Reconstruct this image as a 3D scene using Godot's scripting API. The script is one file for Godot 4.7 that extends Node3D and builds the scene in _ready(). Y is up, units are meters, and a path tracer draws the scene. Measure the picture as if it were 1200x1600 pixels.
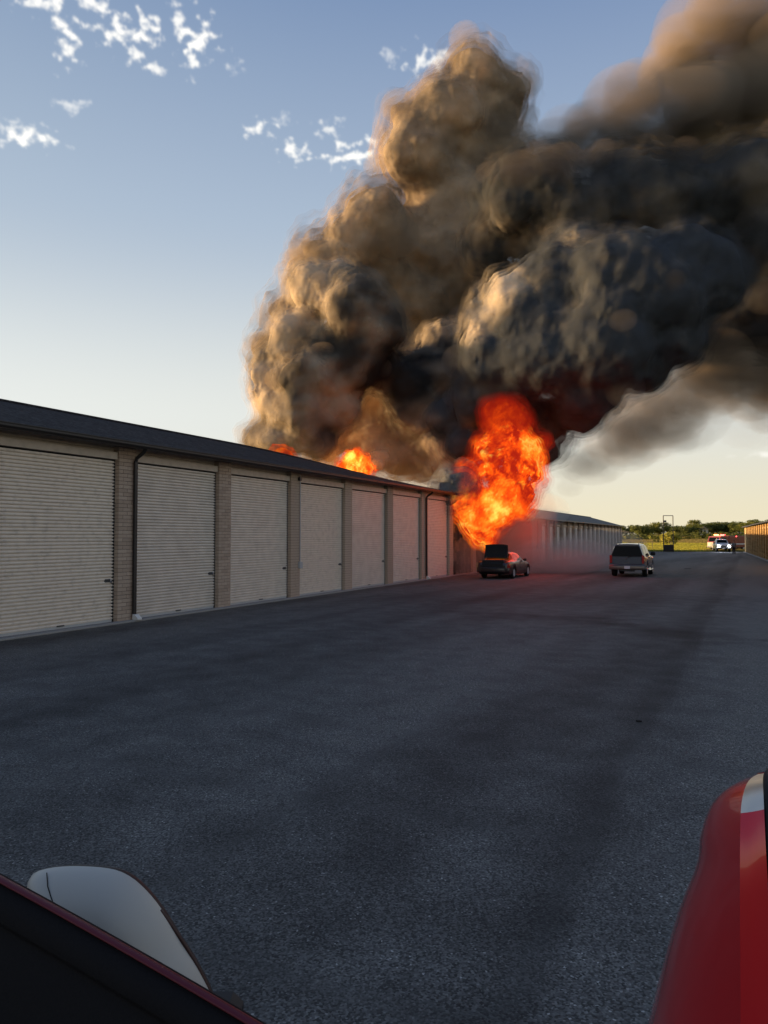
extends Node3D

# ---------------------------------------------------------------- set in _ready, used by the builders
var M := {}            # materials by name
var names := {}        # how often a top-level name was taken
const WALL_X := -14.75 # face of the piers of the long near building

func _ready():
	# ---- camera
	var cam := Camera3D.new()
	cam.name = "camera"
	cam.fov = 68.73
	cam.near = 0.05
	cam.far = 4000.0
	cam.position = Vector3(0, 2.3, 0)
	cam.rotation = Vector3(deg_to_rad(1.86), deg_to_rad(24.84), 0)
	add_child(cam)
	# ---- sky, exposure
	var env := Environment.new()
	env.background_mode = Environment.BG_SKY
	var pan := PanoramaSkyMaterial.new()
	pan.panorama = ImageTexture.create_from_image(sky_image())
	var sky := Sky.new()
	sky.sky_material = pan
	env.sky = sky
	env.background_energy_multiplier = 0.60
	env.tonemap_mode = Environment.TONE_MAPPER_LINEAR
	env.tonemap_exposure = 2.4
	env.volumetric_fog_enabled = true
	env.volumetric_fog_density = 0.0
	env.sdfgi_enabled = true
	env.ssao_enabled = true
	env.ssil_enabled = true
	var we := WorldEnvironment.new()
	we.name = "world_environment"
	we.environment = env
	add_child(we)
	# ---- low evening sun from the left, behind the long building
	var sun := DirectionalLight3D.new()
	sun.name = "sun"
	sun.light_energy = 1.6
	sun.light_color = Color(1.0, 0.83, 0.60)
	sun.light_angular_distance = 0.6
	sun.shadow_enabled = true
	var az := deg_to_rad(99.0)
	var el := deg_to_rad(7.0)
	var towards_sun := Vector3(-sin(az) * cos(el), sin(el), -cos(az) * cos(el))
	sun.transform = Transform3D(Basis.looking_at(-towards_sun), Vector3.ZERO)
	add_child(sun)

	make_materials()
	ground()
	storage_near()
	storage_far()
	storage_right()
	background()
	sedan()
	suv()
	pickup()
	rescue_truck()
	goal_frame()
	person()
	litter()
	own_vehicle()
	fire()
	smoke()

# ================================================================ sky
func sky_color(d: Vector3, sun_az: float) -> Color:
	var el := rad_to_deg(asin(clampf(d.y, -1.0, 1.0)))
	var az := rad_to_deg(atan2(d.x, -d.z))
	var off := absf(wrapf(az - sun_az, -180.0, 180.0))
	var near := exp(-off * off / 5200.0)
	var e := maxf(el, 0.0)
	var low := Color(0.58, 0.52, 0.36).lerp(Color(0.71, 0.66, 0.53), near)
	var pale := Color(0.50, 0.51, 0.475).lerp(Color(0.61, 0.635, 0.62), near)
	var mid := Color(0.265, 0.335, 0.435).lerp(Color(0.315, 0.38, 0.455), near)
	var top := Color(0.115, 0.177, 0.315).lerp(Color(0.16, 0.23, 0.345), near)
	var zen := Color(0.075, 0.125, 0.26)
	var c := low
	if e < 9.0: c = low.lerp(pale, smoothstep(0.0, 1.0, e / 9.0))
	elif e < 23.0: c = pale.lerp(mid, smoothstep(0.0, 1.0, (e - 9.0) / 14.0) * 0.5 + (e - 9.0) / 28.0)
	elif e < 38.0: c = mid.lerp(top, (e - 23.0) / 15.0)
	else: c = top.lerp(zen, (e - 38.0) / 52.0)
	if el < 0.0: c = c.lerp(Color(0.20, 0.18, 0.13), clampf(-el / 8.0, 0.0, 1.0))
	return c

func sky_image() -> Image:
	var w := 512; var h := 256
	var im := Image.create_empty(w, h, false, Image.FORMAT_RGBF)
	for y in h:
		var v := PI * (0.5 - (y + 0.5) / h)
		for x in w:
			var u := TAU * (x + 0.5) / w
			im.set_pixel(x, y, sky_color(Vector3(sin(u) * cos(v), sin(v), -cos(u) * cos(v)), -99.0))
	var W := 4096; var H := 2048
	im.resize(W, H, Image.INTERPOLATE_BILINEAR)
	# small fair-weather clouds: azimuth, elevation, half width, half height in degrees, density
	var clouds := [[-50.2, 33.6, 2.6, 0.8, 1.0], [-48.2, 31.9, 0.9, 1.9, 1.0], [-46.6, 34.2, 1.6, 0.8, 0.9], [-44.6, 33.0, 2.2, 0.9, 1.0],
		[-42.6, 33.5, 1.3, 1.0, 1.0], [-40.3, 33.9, 1.1, 1.4, 0.8], [-38.9, 33.2, 1.5, 1.2, 1.0], [-39.4, 32.2, 0.8, 0.9, 0.8], [-43.6, 31.8, 1.2, 0.6, 0.9],
		[-42.0, 31.3, 0.9, 0.5, 0.8], [-51.6, 26.2, 2.8, 0.8, 1.0], [-50.2, 25.7, 1.3, 0.4, 0.9], [-47.8, 28.3, 1.4, 0.5, 0.55], [-36.3, 32.1, 0.8, 0.4, 0.45],
		[-34.4, 28.5, 1.3, 0.6, 0.9], [-32.7, 29.4, 1.0, 0.5, 0.4], [-31.8, 27.4, 1.5, 0.7, 0.9], [-29.0, 28.9, 1.1, 0.7, 0.65], [-27.6, 27.3, 2.2, 0.8, 1.0],
		[-25.4, 27.8, 1.6, 0.9, 0.9], [-21.4, 32.8, 2.0, 0.9, 0.8], [-24.0, 33.2, 1.0, 0.5, 0.4], [2.2, 5.5, 1.1, 0.22, 0.5], [0.3, 5.6, 0.6, 0.15, 0.35], [-63.0, 30.0, 3.5, 1.2, 0.9], [-70.0, 24.0, 4.0, 1.0, 0.9], [20.0, 27.0, 3.0, 1.0, 0.8], [38.0, 31.0, 2.6, 0.9, 0.8]]
	var fn := FastNoiseLite.new()
	fn.seed = 11; fn.noise_type = FastNoiseLite.TYPE_SIMPLEX_SMOOTH; fn.frequency = 0.75
	fn.fractal_type = FastNoiseLite.FRACTAL_FBM; fn.fractal_octaves = 5; fn.fractal_gain = 0.5
	for c in clouds:
		var rx: float = c[2] * 1.5; var ry: float = c[3] * 1.7
		for y in range(int((90.0 - c[1] - ry) / 180.0 * H), int((90.0 - c[1] + ry) / 180.0 * H)):
			var el := 90.0 - (y + 0.5) * 180.0 / H
			for xx in range(int((c[0] - rx) / 360.0 * W) - 1, int((c[0] + rx) / 360.0 * W) + 1):
				var az := (xx + 0.5) * 360.0 / W
				var x := posmod(xx, W)
				var dx: float = (az - c[0]) / c[2]; var dy: float = (el - c[1]) / c[3]
				var n := fn.get_noise_2d(az, el * 1.5)
				var k := 1.0 - sqrt(dx * dx + dy * dy) * 0.95 + n * 1.5
				var a: float = smoothstep(0.16, 1.35, k) * c[4]
				if a > 0.0:
					var lit := Color(0.84, 0.82, 0.77)
					im.set_pixel(x, y, im.get_pixel(x, y).lerp(lit, a * 0.92))
	return im

# ================================================================ helpers
func lin(r: float, g: float, b: float, a := 1.0) -> Color:
	return Color(Color(r, g, b).linear_to_srgb(), a)

func std(r: float, g: float, b: float, rough := 0.8, spec := 0.5, metal := 0.0) -> StandardMaterial3D:
	var m := StandardMaterial3D.new()
	m.albedo_color = lin(r, g, b)
	m.roughness = rough
	m.metallic_specular = spec
	m.metallic = metal
	return m

func noise_tex(fn: FastNoiseLite, size: int, ramp: Gradient = null, normalize := true) -> NoiseTexture2D:
	var t := NoiseTexture2D.new()
	t.width = size; t.height = size
	t.seamless = true
	t.seamless_blend_skirt = 0.15
	t.normalize = normalize
	t.generate_mipmaps = false
	if ramp: t.color_ramp = ramp
	t.noise = fn
	return t

func fbm(sd: int, freq: float, oct := 4, type := FastNoiseLite.TYPE_SIMPLEX_SMOOTH) -> FastNoiseLite:
	var fn := FastNoiseLite.new()
	fn.seed = sd; fn.noise_type = type; fn.frequency = freq
	fn.fractal_type = FastNoiseLite.FRACTAL_FBM; fn.fractal_octaves = oct
	return fn

func cell(sd: int, freq: float, ret: int, oct := 1) -> FastNoiseLite:
	var fn := FastNoiseLite.new()
	fn.seed = sd; fn.noise_type = FastNoiseLite.TYPE_CELLULAR; fn.frequency = freq
	fn.cellular_return_type = ret
	fn.fractal_type = FastNoiseLite.FRACTAL_NONE if oct == 1 else FastNoiseLite.FRACTAL_FBM
	fn.fractal_octaves = oct
	return fn

func grad(stops: Array) -> Gradient:
	var g := Gradient.new()
	var o := PackedFloat32Array(); var c := PackedColorArray()
	for s in stops:
		o.append(s[0]); c.append(Color(s[1], s[1] if s.size() < 4 else s[2], s[1] if s.size() < 4 else s[3]))
	g.offsets = o; g.colors = c
	return g

func tri(m: StandardMaterial3D, tex: Texture2D, per_metre: float, world := true) -> StandardMaterial3D:
	m.albedo_texture = tex
	m.uv1_triplanar = true
	m.uv1_world_triplanar = world
	m.uv1_scale = Vector3.ONE * per_metre
	return m

func relief(m: StandardMaterial3D, tex: Texture2D, cm: float) -> StandardMaterial3D:
	m.heightmap_enabled = true
	m.heightmap_texture = tex
	m.heightmap_scale = cm
	return m

func numbered(called: String) -> String:
	var k: int = names.get(called, 0)
	names[called] = k + 1
	return called if k == 0 else "%s_%03d" % [called, k]

func tag(o: Node3D, label: String, category: String, group := "", kind := "") -> Node3D:
	o.set_meta("label", label)
	o.set_meta("category", category)
	if group: o.set_meta("group", group)
	if kind: o.set_meta("kind", kind)
	return o

func thing(called: String, at := Vector3.ZERO, turn := 0.0) -> Node3D:
	var o := Node3D.new()
	o.name = numbered(called)
	o.position = at
	o.rotation.y = turn
	add_child(o, true)
	return o

func part(called: String, mesh: Mesh, mat: Material, parent: Node3D, at := Vector3.ZERO) -> MeshInstance3D:
	var o := MeshInstance3D.new()
	o.name = called if parent != self else numbered(called)
	o.mesh = mesh
	o.material_override = mat
	o.position = at
	parent.add_child(o, true)
	return o

class MB:
	var v := PackedVector3Array()
	var n := PackedVector3Array()
	var uv := PackedVector2Array()
	var uv2 := PackedVector2Array()
	var col := PackedColorArray()
	var idx := PackedInt32Array()
	var tint := Color.WHITE
	var use_col := false

	func face(pts: PackedVector3Array):   # convex, counter-clockwise seen from outside
		var nn := (pts[1] - pts[0]).cross(pts[2] - pts[0]).normalized()
		var b := v.size()
		for p in pts:
			v.append(p); n.append(nn); col.append(tint)
		for i in range(1, pts.size() - 1):
			idx.append_array(PackedInt32Array([b, b + i + 1, b + i]))

	func quad(a: Vector3, b: Vector3, c: Vector3, d: Vector3):
		face(PackedVector3Array([a, b, c, d]))

	func box(c: Vector3, s: Vector3, ch := 0.0, bas := Basis.IDENTITY):
		var h := s * 0.5
		if ch <= 0.0:
			for ax in 3:
				for sg in [-1.0, 1.0]:
					var u := Vector3.ZERO; var w := Vector3.ZERO; var o := Vector3.ZERO
					o[ax] = h[ax] * sg; u[(ax + 1) % 3] = h[(ax + 1) % 3]; w[(ax + 2) % 3] = h[(ax + 2) % 3] * sg
					quad(c + bas * (o - u - w), c + bas * (o + u - w), c + bas * (o + u + w), c + bas * (o - u + w))
			return
		var k := h - Vector3.ONE * ch
		for ax in 3:
			var a1 := (ax + 1) % 3; var a2 := (ax + 2) % 3
			for sg in [-1.0, 1.0]:
				var u := Vector3.ZERO; var w := Vector3.ZERO; var o := Vector3.ZERO
				o[ax] = h[ax] * sg; u[a1] = k[a1]; w[a2] = k[a2] * sg
				quad(c + bas * (o - u - w), c + bas * (o + u - w), c + bas * (o + u + w), c + bas * (o - u + w))
			for s1 in [-1.0, 1.0]:
				for s2 in [-1.0, 1.0]:
					var p := Vector3.ZERO; var q := Vector3.ZERO; var l := Vector3.ZERO
					p[a1] = h[a1] * s1; p[a2] = k[a2] * s2
					q[a1] = k[a1] * s1; q[a2] = h[a2] * s2
					l[ax] = k[ax]
					if s1 * s2 > 0: quad(c + bas * (p - l), c + bas * (q - l), c + bas * (q + l), c + bas * (p + l))
					else: quad(c + bas * (q - l), c + bas * (p - l), c + bas * (p + l), c + bas * (q + l))
		for sx in [-1.0, 1.0]:
			for sy in [-1.0, 1.0]:
				for sz in [-1.0, 1.0]:
					var a := Vector3(h.x * sx, k.y * sy, k.z * sz); var b := Vector3(k.x * sx, h.y * sy, k.z * sz); var d := Vector3(k.x * sx, k.y * sy, h.z * sz)
					if sx * sy * sz > 0: face(PackedVector3Array([c + bas * a, c + bas * b, c + bas * d]))
					else: face(PackedVector3Array([c + bas * a, c + bas * d, c + bas * b]))

	func grid(rows: Array, close_u := false, flip := false, tex := 1.0):   # rows of points; smooth
		var r := rows.size(); var m: int = rows[0].size()
		var b := v.size()
		var acc := PackedVector3Array(); acc.resize(r * m)
		for i in r:
			for j in m:
				v.append(rows[i][j]); col.append(tint)
		var mm := m if close_u else m - 1
		for i in r - 1:
			for j in mm:
				var j2 := (j + 1) % m
				var p0 := i * m + j; var p1 := i * m + j2; var p2 := (i + 1) * m + j2; var p3 := (i + 1) * m + j
				var q := PackedInt32Array([p0, p1, p2, p3])
				if flip: q = PackedInt32Array([p0, p3, p2, p1])
				var nn := (v[b + q[2]] - v[b + q[0]]).cross(v[b + q[3]] - v[b + q[1]])
				for t in q: acc[t] += nn
				idx.append_array(PackedInt32Array([b + q[0], b + q[2], b + q[1], b + q[0], b + q[3], b + q[2]]))
		for k in r * m: n.append(acc[k].normalized())

	func tube(path: PackedVector3Array, rad: Variant, sides := 8, caps := true):
		var rows := []
		var up := Vector3(0.123, 0.9, 0.31).normalized()
		for i in path.size():
			var t := (path[mini(i + 1, path.size() - 1)] - path[maxi(i - 1, 0)]).normalized()
			var a := t.cross(up)
			if a.length() < 0.05: a = t.cross(Vector3.RIGHT)
			a = a.normalized()
			var c := a.cross(t)
			var row := PackedVector3Array()
			var rr: float = rad if rad is float else rad[i]
			for s in sides:
				var g := TAU * s / sides
				row.append(path[i] + (a * cos(g) + c * sin(g)) * rr)
			rows.append(row)
		grid(rows, true, true)
		if caps:
			var f0: PackedVector3Array = rows[0].duplicate()
			var f1: PackedVector3Array = rows[-1].duplicate(); f1.reverse()
			face(f0); face(f1)

	func lathe(prof: PackedVector2Array, axis: Vector3, c: Vector3, sides := 20):   # prof: (along axis, radius)
		var a := axis.cross(Vector3(0.2, 0.1, 0.97) if absf(axis.z) < 0.8 else Vector3.UP).normalized()
		var b := axis.cross(a)
		var rows := []
		for p in prof:
			var row := PackedVector3Array()
			for s in sides:
				var g := TAU * s / sides
				row.append(c + axis * p.x + (a * cos(g) + b * sin(g)) * p.y)
			rows.append(row)
		grid(rows, true)

	func prism(poly: PackedVector2Array, o: Vector3, ux: Vector3, uy: Vector3, depth: Vector3):   # poly counter-clockwise in (ux, uy), extruded along depth (which points away from ux x uy)
		var t := Geometry2D.triangulate_polygon(poly)
		for k in range(0, t.size(), 3):
			var p := poly[t[k]]; var q := poly[t[k + 1]]; var r := poly[t[k + 2]]
			if (q - p).cross(r - p) < 0.0:
				var z := q; q = r; r = z
			face(PackedVector3Array([o + ux * p.x + uy * p.y, o + ux * q.x + uy * q.y, o + ux * r.x + uy * r.y]))
			face(PackedVector3Array([o + depth + ux * p.x + uy * p.y, o + depth + ux * r.x + uy * r.y, o + depth + ux * q.x + uy * q.y]))
		for k in poly.size():
			var p := poly[k]; var q := poly[(k + 1) % poly.size()]
			var a := o + ux * p.x + uy * p.y; var b := o + ux * q.x + uy * q.y
			quad(b, a, a + depth, b + depth)

	func mesh() -> ArrayMesh:
		var arr := []
		arr.resize(Mesh.ARRAY_MAX)
		arr[Mesh.ARRAY_VERTEX] = v; arr[Mesh.ARRAY_NORMAL] = n; arr[Mesh.ARRAY_INDEX] = idx
		if uv.size(): arr[Mesh.ARRAY_TEX_UV] = uv
		if uv2.size(): arr[Mesh.ARRAY_TEX_UV2] = uv2
		if use_col: arr[Mesh.ARRAY_COLOR] = col
		var m := ArrayMesh.new()
		m.add_surface_from_arrays(Mesh.PRIMITIVE_TRIANGLES, arr)
		return m

func box_mesh(c: Vector3, s: Vector3, ch := 0.0, bas := Basis.IDENTITY) -> ArrayMesh:
	var b := MB.new()
	b.box(c, s, ch, bas)
	return b.mesh()

func rng(sd: int) -> RandomNumberGenerator:
	var r := RandomNumberGenerator.new()
	r.seed = sd
	return r

# ================================================================ materials
func make_materials():
	var fine := noise_tex(fbm(3, 0.06, 4), 512, grad([[0.0, 0.72], [0.5, 0.9], [1.0, 1.0]]))
	var coarse := noise_tex(fbm(4, 0.012, 5), 512, grad([[0.0, 0.66], [0.45, 0.86], [1.0, 1.0]]))
	var bumpy := noise_tex(fbm(5, 0.09, 3), 512)
	var stones := noise_tex(cell(6, 0.20, FastNoiseLite.RETURN_CELL_VALUE), 1024, grad([[0.0, 0.215], [0.25, 0.30], [0.5, 0.365, 0.365, 0.365], [0.75, 0.425], [0.93, 0.475], [0.99, 0.53], [0.998, 0.76], [1.0, 0.9]]))
	var stones_h := noise_tex(cell(6, 0.20, FastNoiseLite.RETURN_DISTANCE), 1024, grad([[0.0, 1.0], [0.6, 0.6], [1.0, 0.0]]))
	M.fine = fine; M.coarse = coarse; M.bumpy = bumpy
	# asphalt: stones in binder, times the lanes and stains of the paving
	var a := std(1, 1, 1, 0.86, 0.4)
	a.albedo_color = Color(1.0, 0.99, 0.95)
	a.albedo_texture = stones
	a.detail_enabled = true
	a.detail_blend_mode = BaseMaterial3D.BLEND_MODE_MUL
	a.detail_uv_layer = BaseMaterial3D.DETAIL_UV_2
	a.detail_albedo = ImageTexture.create_from_image(paving_image())
	a.detail_mask = null
	M.asphalt = relief(a, stones_h, 0.35)
	M.concrete = relief(tri(std(0.36, 0.35, 0.33, 0.9, 0.3), fine, 1.5), bumpy, 0.15)
	M.block = [relief(tri(std(0.56, 0.43, 0.33, 0.92, 0.25), fine, 2.3), bumpy, 0.3), relief(tri(std(0.60, 0.465, 0.36, 0.92, 0.25), fine, 1.9), bumpy, 0.3), relief(tri(std(0.51, 0.39, 0.30, 0.92, 0.25), fine, 2.7), bumpy, 0.3)]
	M.mortar = tri(std(0.13, 0.105, 0.085, 0.95, 0.2), fine, 3.0)
	var mild := noise_tex(fbm(14, 0.01, 5), 512, grad([[0.0, 0.88], [0.5, 0.95], [1.0, 1.0]]))
	M.mild = mild
	var coarse_light := noise_tex(fbm(17, 0.02, 5), 512, grad([[0.0, 0.84], [0.4, 0.96], [1.0, 1.0]]))
	M.door = tri(std(0.74, 0.655, 0.565, 0.48, 0.5), mild, 0.4)
	M.door_b = tri(std(0.70, 0.625, 0.545, 0.42, 0.5), mild, 0.3)
	M.door_c = tri(std(0.76, 0.665, 0.56, 0.55, 0.5), coarse_light, 0.35)
	M.trim = tri(std(0.56, 0.48, 0.40, 0.55, 0.4), mild, 0.6)
	M.bar = tri(std(0.56, 0.56, 0.55, 0.45, 0.5), fine, 1.4)
	M.rubber = std(0.018, 0.018, 0.018, 0.85, 0.3)
	M.gutter = tri(std(0.022, 0.019, 0.018, 0.5, 0.5), fine, 1.0)
	M.shingle = relief(tri(std(0.060, 0.056, 0.058, 0.95, 0.25), noise_tex(cell(8, 0.06, FastNoiseLite.RETURN_CELL_VALUE), 512, grad([[0.0, 0.45], [1.0, 1.0]])), 0.45), bumpy, 0.8)
	M.steel = std(0.55, 0.55, 0.55, 0.3, 0.5, 0.9)
	M.chrome = std(0.75, 0.75, 0.76, 0.08, 0.5, 1.0)
	M.dark_metal = std(0.03, 0.03, 0.032, 0.45, 0.5)
	M.grey_box = std(0.42, 0.43, 0.44, 0.5, 0.4)
	M.brown_wall = relief(tri(std(0.17, 0.085, 0.06, 0.9, 0.25), fine, 1.6), bumpy, 0.3)
	M.tan_wall = relief(tri(std(0.33, 0.27, 0.21, 0.9, 0.25), coarse, 0.5), bumpy, 0.25)
	M.roof_grey = tri(std(0.15, 0.145, 0.135, 0.85, 0.3), coarse, 0.3)
	M.scorched = tri(std(0.30, 0.22, 0.18, 0.6, 0.4), noise_tex(fbm(9, 0.008, 5), 512, grad([[0.0, 0.05], [0.42, 0.16], [0.55, 0.7], [1.0, 1.0]])), 0.28)
	M.glass = std(0.004, 0.005, 0.006, 0.07, 0.2)
	M.see_glass = std(0.05, 0.06, 0.06, 0.04, 0.5)
	M.see_glass.albedo_color.a = 0.35
	M.see_glass.transparency = BaseMaterial3D.TRANSPARENCY_ALPHA
	M.tyre = tri(std(0.016, 0.016, 0.017, 0.85, 0.3), fine, 3.0, false)
	M.rim = std(0.52, 0.53, 0.55, 0.28, 0.5, 0.8)
	M.black_plastic = std(0.012, 0.012, 0.013, 0.55, 0.4)
	M.tail_red = std(0.28, 0.012, 0.012, 0.15, 0.6)
	M.plate = std(0.55, 0.57, 0.60, 0.5, 0.4)
	var paint := func(r, g, b, metal, rough) -> StandardMaterial3D:
		var p := std(r, g, b, rough, 0.5, metal)
		p.clearcoat_enabled = true; p.clearcoat = 1.0; p.clearcoat_roughness = 0.04
		return p
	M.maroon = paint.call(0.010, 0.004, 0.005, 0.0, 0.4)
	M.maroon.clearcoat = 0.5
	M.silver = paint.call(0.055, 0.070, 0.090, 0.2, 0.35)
	M.pewter = paint.call(0.16, 0.13, 0.11, 0.4, 0.4)
	M.white_paint = paint.call(0.62, 0.62, 0.64, 0.0, 0.4)
	M.fire_red = paint.call(0.20, 0.008, 0.008, 0.0, 0.35)
	M.near_red = paint.call(0.60, 0.007, 0.012, 0.1, 0.35)
	M.leaf_a = std(0.080, 0.090, 0.026, 0.8, 0.2)
	M.leaf_b = std(0.055, 0.066, 0.024, 0.8, 0.2)
	M.leaf_c = std(0.12, 0.125, 0.03, 0.8, 0.2)
	M.leaf_d = std(0.34, 0.31, 0.06, 0.8, 0.2)
	for k in ["leaf_a", "leaf_b", "leaf_c", "leaf_d"]:
		M[k].backlight_enabled = true
		M[k].backlight = lin(0.10, 0.12, 0.03)
	M.bark = tri(std(0.07, 0.055, 0.04, 0.95, 0.2), fine, 2.0)
	M.field = tri(std(0.26, 0.225, 0.055, 0.95, 0.2), noise_tex(fbm(21, 0.02, 5), 512, grad([[0.0, 0.62, 0.55, 0.42], [0.4, 0.85, 0.82, 0.7], [1.0, 1.0, 1.0, 0.9]])), 0.06)
	M.grass = std(0.36, 0.35, 0.05, 0.9, 0.2)
	M.dry_grass = std(0.20, 0.155, 0.065, 0.9, 0.2)
	for k in ["grass", "dry_grass"]:
		M[k].backlight_enabled = true
		M[k].backlight = lin(0.2, 0.19, 0.05)

func paving_image() -> Image:
	# lanes laid beside each other along the drive, their seams, and broad worn patches; x -16..24 m, z 10..-130 m
	var w := 320; var h := 1120
	var im := Image.create_empty(w, h, false, Image.FORMAT_RGB8)
	var broad := fbm(31, 0.09, 4)
	var long := fbm(32, 0.35, 3)
	var grit := fbm(33, 1.3, 3)
	var across := fbm(34, 0.05, 3)
	for y in h:
		var z := 10.0 - (y + 0.5) * 140.0 / h
		for x in w:
			var xx := -16.0 + (x + 0.5) * 40.0 / w
			var wob := broad.get_noise_2d(z * 0.6, 7.0) * 0.35
			var seam := xx + 0.95 + wob + 0.024 * (z + 10.0) * (1.0 if z < -10.0 else 0.3) * -1.0 * -1.0
			var t := 0.86 + 0.09 * broad.get_noise_2d(xx, z * 0.35) + 0.16 * long.get_noise_2d(xx * 1.1, z * 0.06) + 0.12 * grit.get_noise_2d(xx, z)
			t -= 0.14 * exp(-pow((seam + 0.25 + 0.2 * grit.get_noise_2d(xx * 0.5, z * 0.4)) / 0.30, 2.0)) * (0.8 + 0.35 * grit.get_noise_2d(xx * 0.4, z * 0.3))
			if seam > 0.0: t += 0.09
			t += 0.11 * long.get_noise_2d((xx + z * 0.18) * 0.8, z * 0.03 + 40.0)
			var s2 := xx + 8.1 + wob
			t -= 0.10 * exp(-pow((s2 + 0.3 * grit.get_noise_2d(xx * 0.5, z * 0.4)) / 0.5, 2.0)) * (0.8 + 0.8 * grit.get_noise_2d(xx * 0.4, z * 0.3))
			var band := z + 19.5 - xx * 0.35 + 1.6 * across.get_noise_2d(xx * 3.0, 3.0)
			t -= 0.26 * exp(-band * band / 1.2) * smoothstep(-9.5, -5.0, xx) * (0.7 + 0.7 * grit.get_noise_2d(xx * 0.3, z * 0.6))
			var band2 := z + 31.0 + xx * 0.5 + 2.5 * across.get_noise_2d(xx * 3.0, 9.0)
			t -= 0.09 * exp(-band2 * band2 / 5.0)
			t = clampf(0.84 + (t - 0.84) * 1.25, 0.3, 1.0)
			im.set_pixel(x, y, Color(t, t, minf(t * 1.01, 1.0)))
	return im

# ================================================================ ground
func field_height(x: float, z: float) -> float:
	var d := clampf((-z - 128.0) / 190.0, 0.0, 1.0)
	return d * 2.9 + d * 0.8 * sin(x * 0.02 + 1.0)

func ground():
	var b := MB.new()
	var rows := []
	var zs := [120.0, 40.0, -60.0, -118.0]
	for k in 40: zs.append(-124.0 - k * 6.0 - k * k * 0.35)
	zs.append_array([-1400.0, -2600.0])
	for z in zs:
		var row := PackedVector3Array()
		for k in 41:
			var x := (k - 20) * 6.0 + signf(k - 20) * pow(absf(k - 20) / 20.0, 3.0) * 1500.0
			row.append(Vector3(x, field_height(x, z) - (0.03 if z > -123.0 else 0.0), z))
		rows.append(row)
	b.grid(rows)
	tag(part("ground", b.mesh(), M.field, self), "yellow green field of rough grass rising beyond the end of the drive", "ground", "", "structure")
	# drive
	var d := MB.new()
	rows = []
	var nz := 60
	var edge := fbm(41, 0.3, 3)
	for i in nz + 1:
		var z := 10.0 - i * 134.0 / nz
		var row := PackedVector3Array()
		for k in 11:
			var x := -16.0 + k * 4.0
			var zz := z
			if i == nz: zz = -124.0 - x * 0.45 + edge.get_noise_1d(x * 4.0) * 1.2
			row.append(Vector3(x, 0.0, zz))
			d.uv.append(Vector2(x, zz) / 2.4)
			d.uv2.append(Vector2((x + 16.0) / 40.0, (10.0 - zz) / 140.0))
		rows.append(row)
	d.grid(rows)
	tag(part("driveway", d.mesh(), M.asphalt, self), "wide dark asphalt drive between the rows of storage units", "driveway", "", "structure")
	var back := MB.new()
	back.grid([PackedVector3Array([Vector3(-60, -0.006, 60), Vector3(60, -0.006, 60)]), PackedVector3Array([Vector3(-60, -0.006, 10), Vector3(60, -0.006, 10)])])
	back.uv = PackedVector2Array([Vector2(0, 0), Vector2(50, 0), Vector2(0, 21), Vector2(50, 21)])
	back.uv2 = PackedVector2Array([Vector2(0.1, 0.1), Vector2(0.9, 0.1), Vector2(0.1, 0.2), Vector2(0.9, 0.2)])
	tag(part("forecourt", back.mesh(), M.asphalt, self), "asphalt yard at the near end of the drive", "yard", "", "structure")

# ================================================================ storage units
func corrugated(w: float, h: float, pitch: float, depth: float) -> ArrayMesh:   # in the plane x = 0, facing +x, from z = 0 to -w
	var b := MB.new()
	var n := int(h / pitch)
	pitch = h / n
	var prof := PackedVector2Array()
	for k in n:
		var y := k * pitch
		prof.append(Vector2(0.0, y + pitch * 0.03))
		prof.append(Vector2(0.0, y + pitch * 0.20))
		prof.append(Vector2(depth * 0.9, y + pitch * 0.30))
		prof.append(Vector2(depth * 1.1, y + pitch * 0.60))
		prof.append(Vector2(depth, y + pitch * 0.97))
	var rows := []
	for p in prof: rows.append(PackedVector3Array([Vector3(p.x, p.y, 0), Vector3(p.x, p.y, -w)]))
	# flat-shaded ribs keep the dark line between two slats
	for k in rows.size() - 1: b.quad(rows[k][0], rows[k][1], rows[k + 1][1], rows[k + 1][0])
	return b.mesh()

func pier_blocks(parent: Node3D, w: float, h: float, dep: float, singly: bool, sd: int):   # pier face at x = 0 facing +x, z from 0 to -w, core behind
	var r := rng(sd)
	var core := MB.new()
	core.box(Vector3(-dep * 0.5 - 0.012, h * 0.5, -w * 0.5), Vector3(dep, h, w - 0.024))
	part("mortar", core.mesh(), M.mortar, parent)
	var ch := 0.1016
	var n := int(h / ch)
	var joined := MB.new()
	var variants := {}
	for k in n:
		var cuts: Array = [0.0, w * 0.5, w] if k % 2 == 0 else [0.0, w * 0.25, w * 0.75, w]
		for c in cuts.size() - 1:
			var z0: float = cuts[c]; var z1: float = cuts[c + 1]
			var len_ := z1 - z0 - 0.008
			var pos := Vector3(-dep * 0.5 + r.randf_range(-0.004, 0.004), (k + 0.5) * ch, -(z0 + z1) * 0.5)
			var size := Vector3(dep, ch - 0.009, len_)
			if singly:
				var key := int(len_ * 1000)
				if not variants.has(key): variants[key] = box_mesh(Vector3.ZERO, size, 0.004)
				part("brick", variants[key], M.block[r.randi() % 3], parent, pos)
			else:
				joined.box(pos, size)
	if not singly:
		var o := part("brickwork", joined.mesh(), M.block[sd % 3], parent)
		o.set_meta("kind", "stuff")

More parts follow.
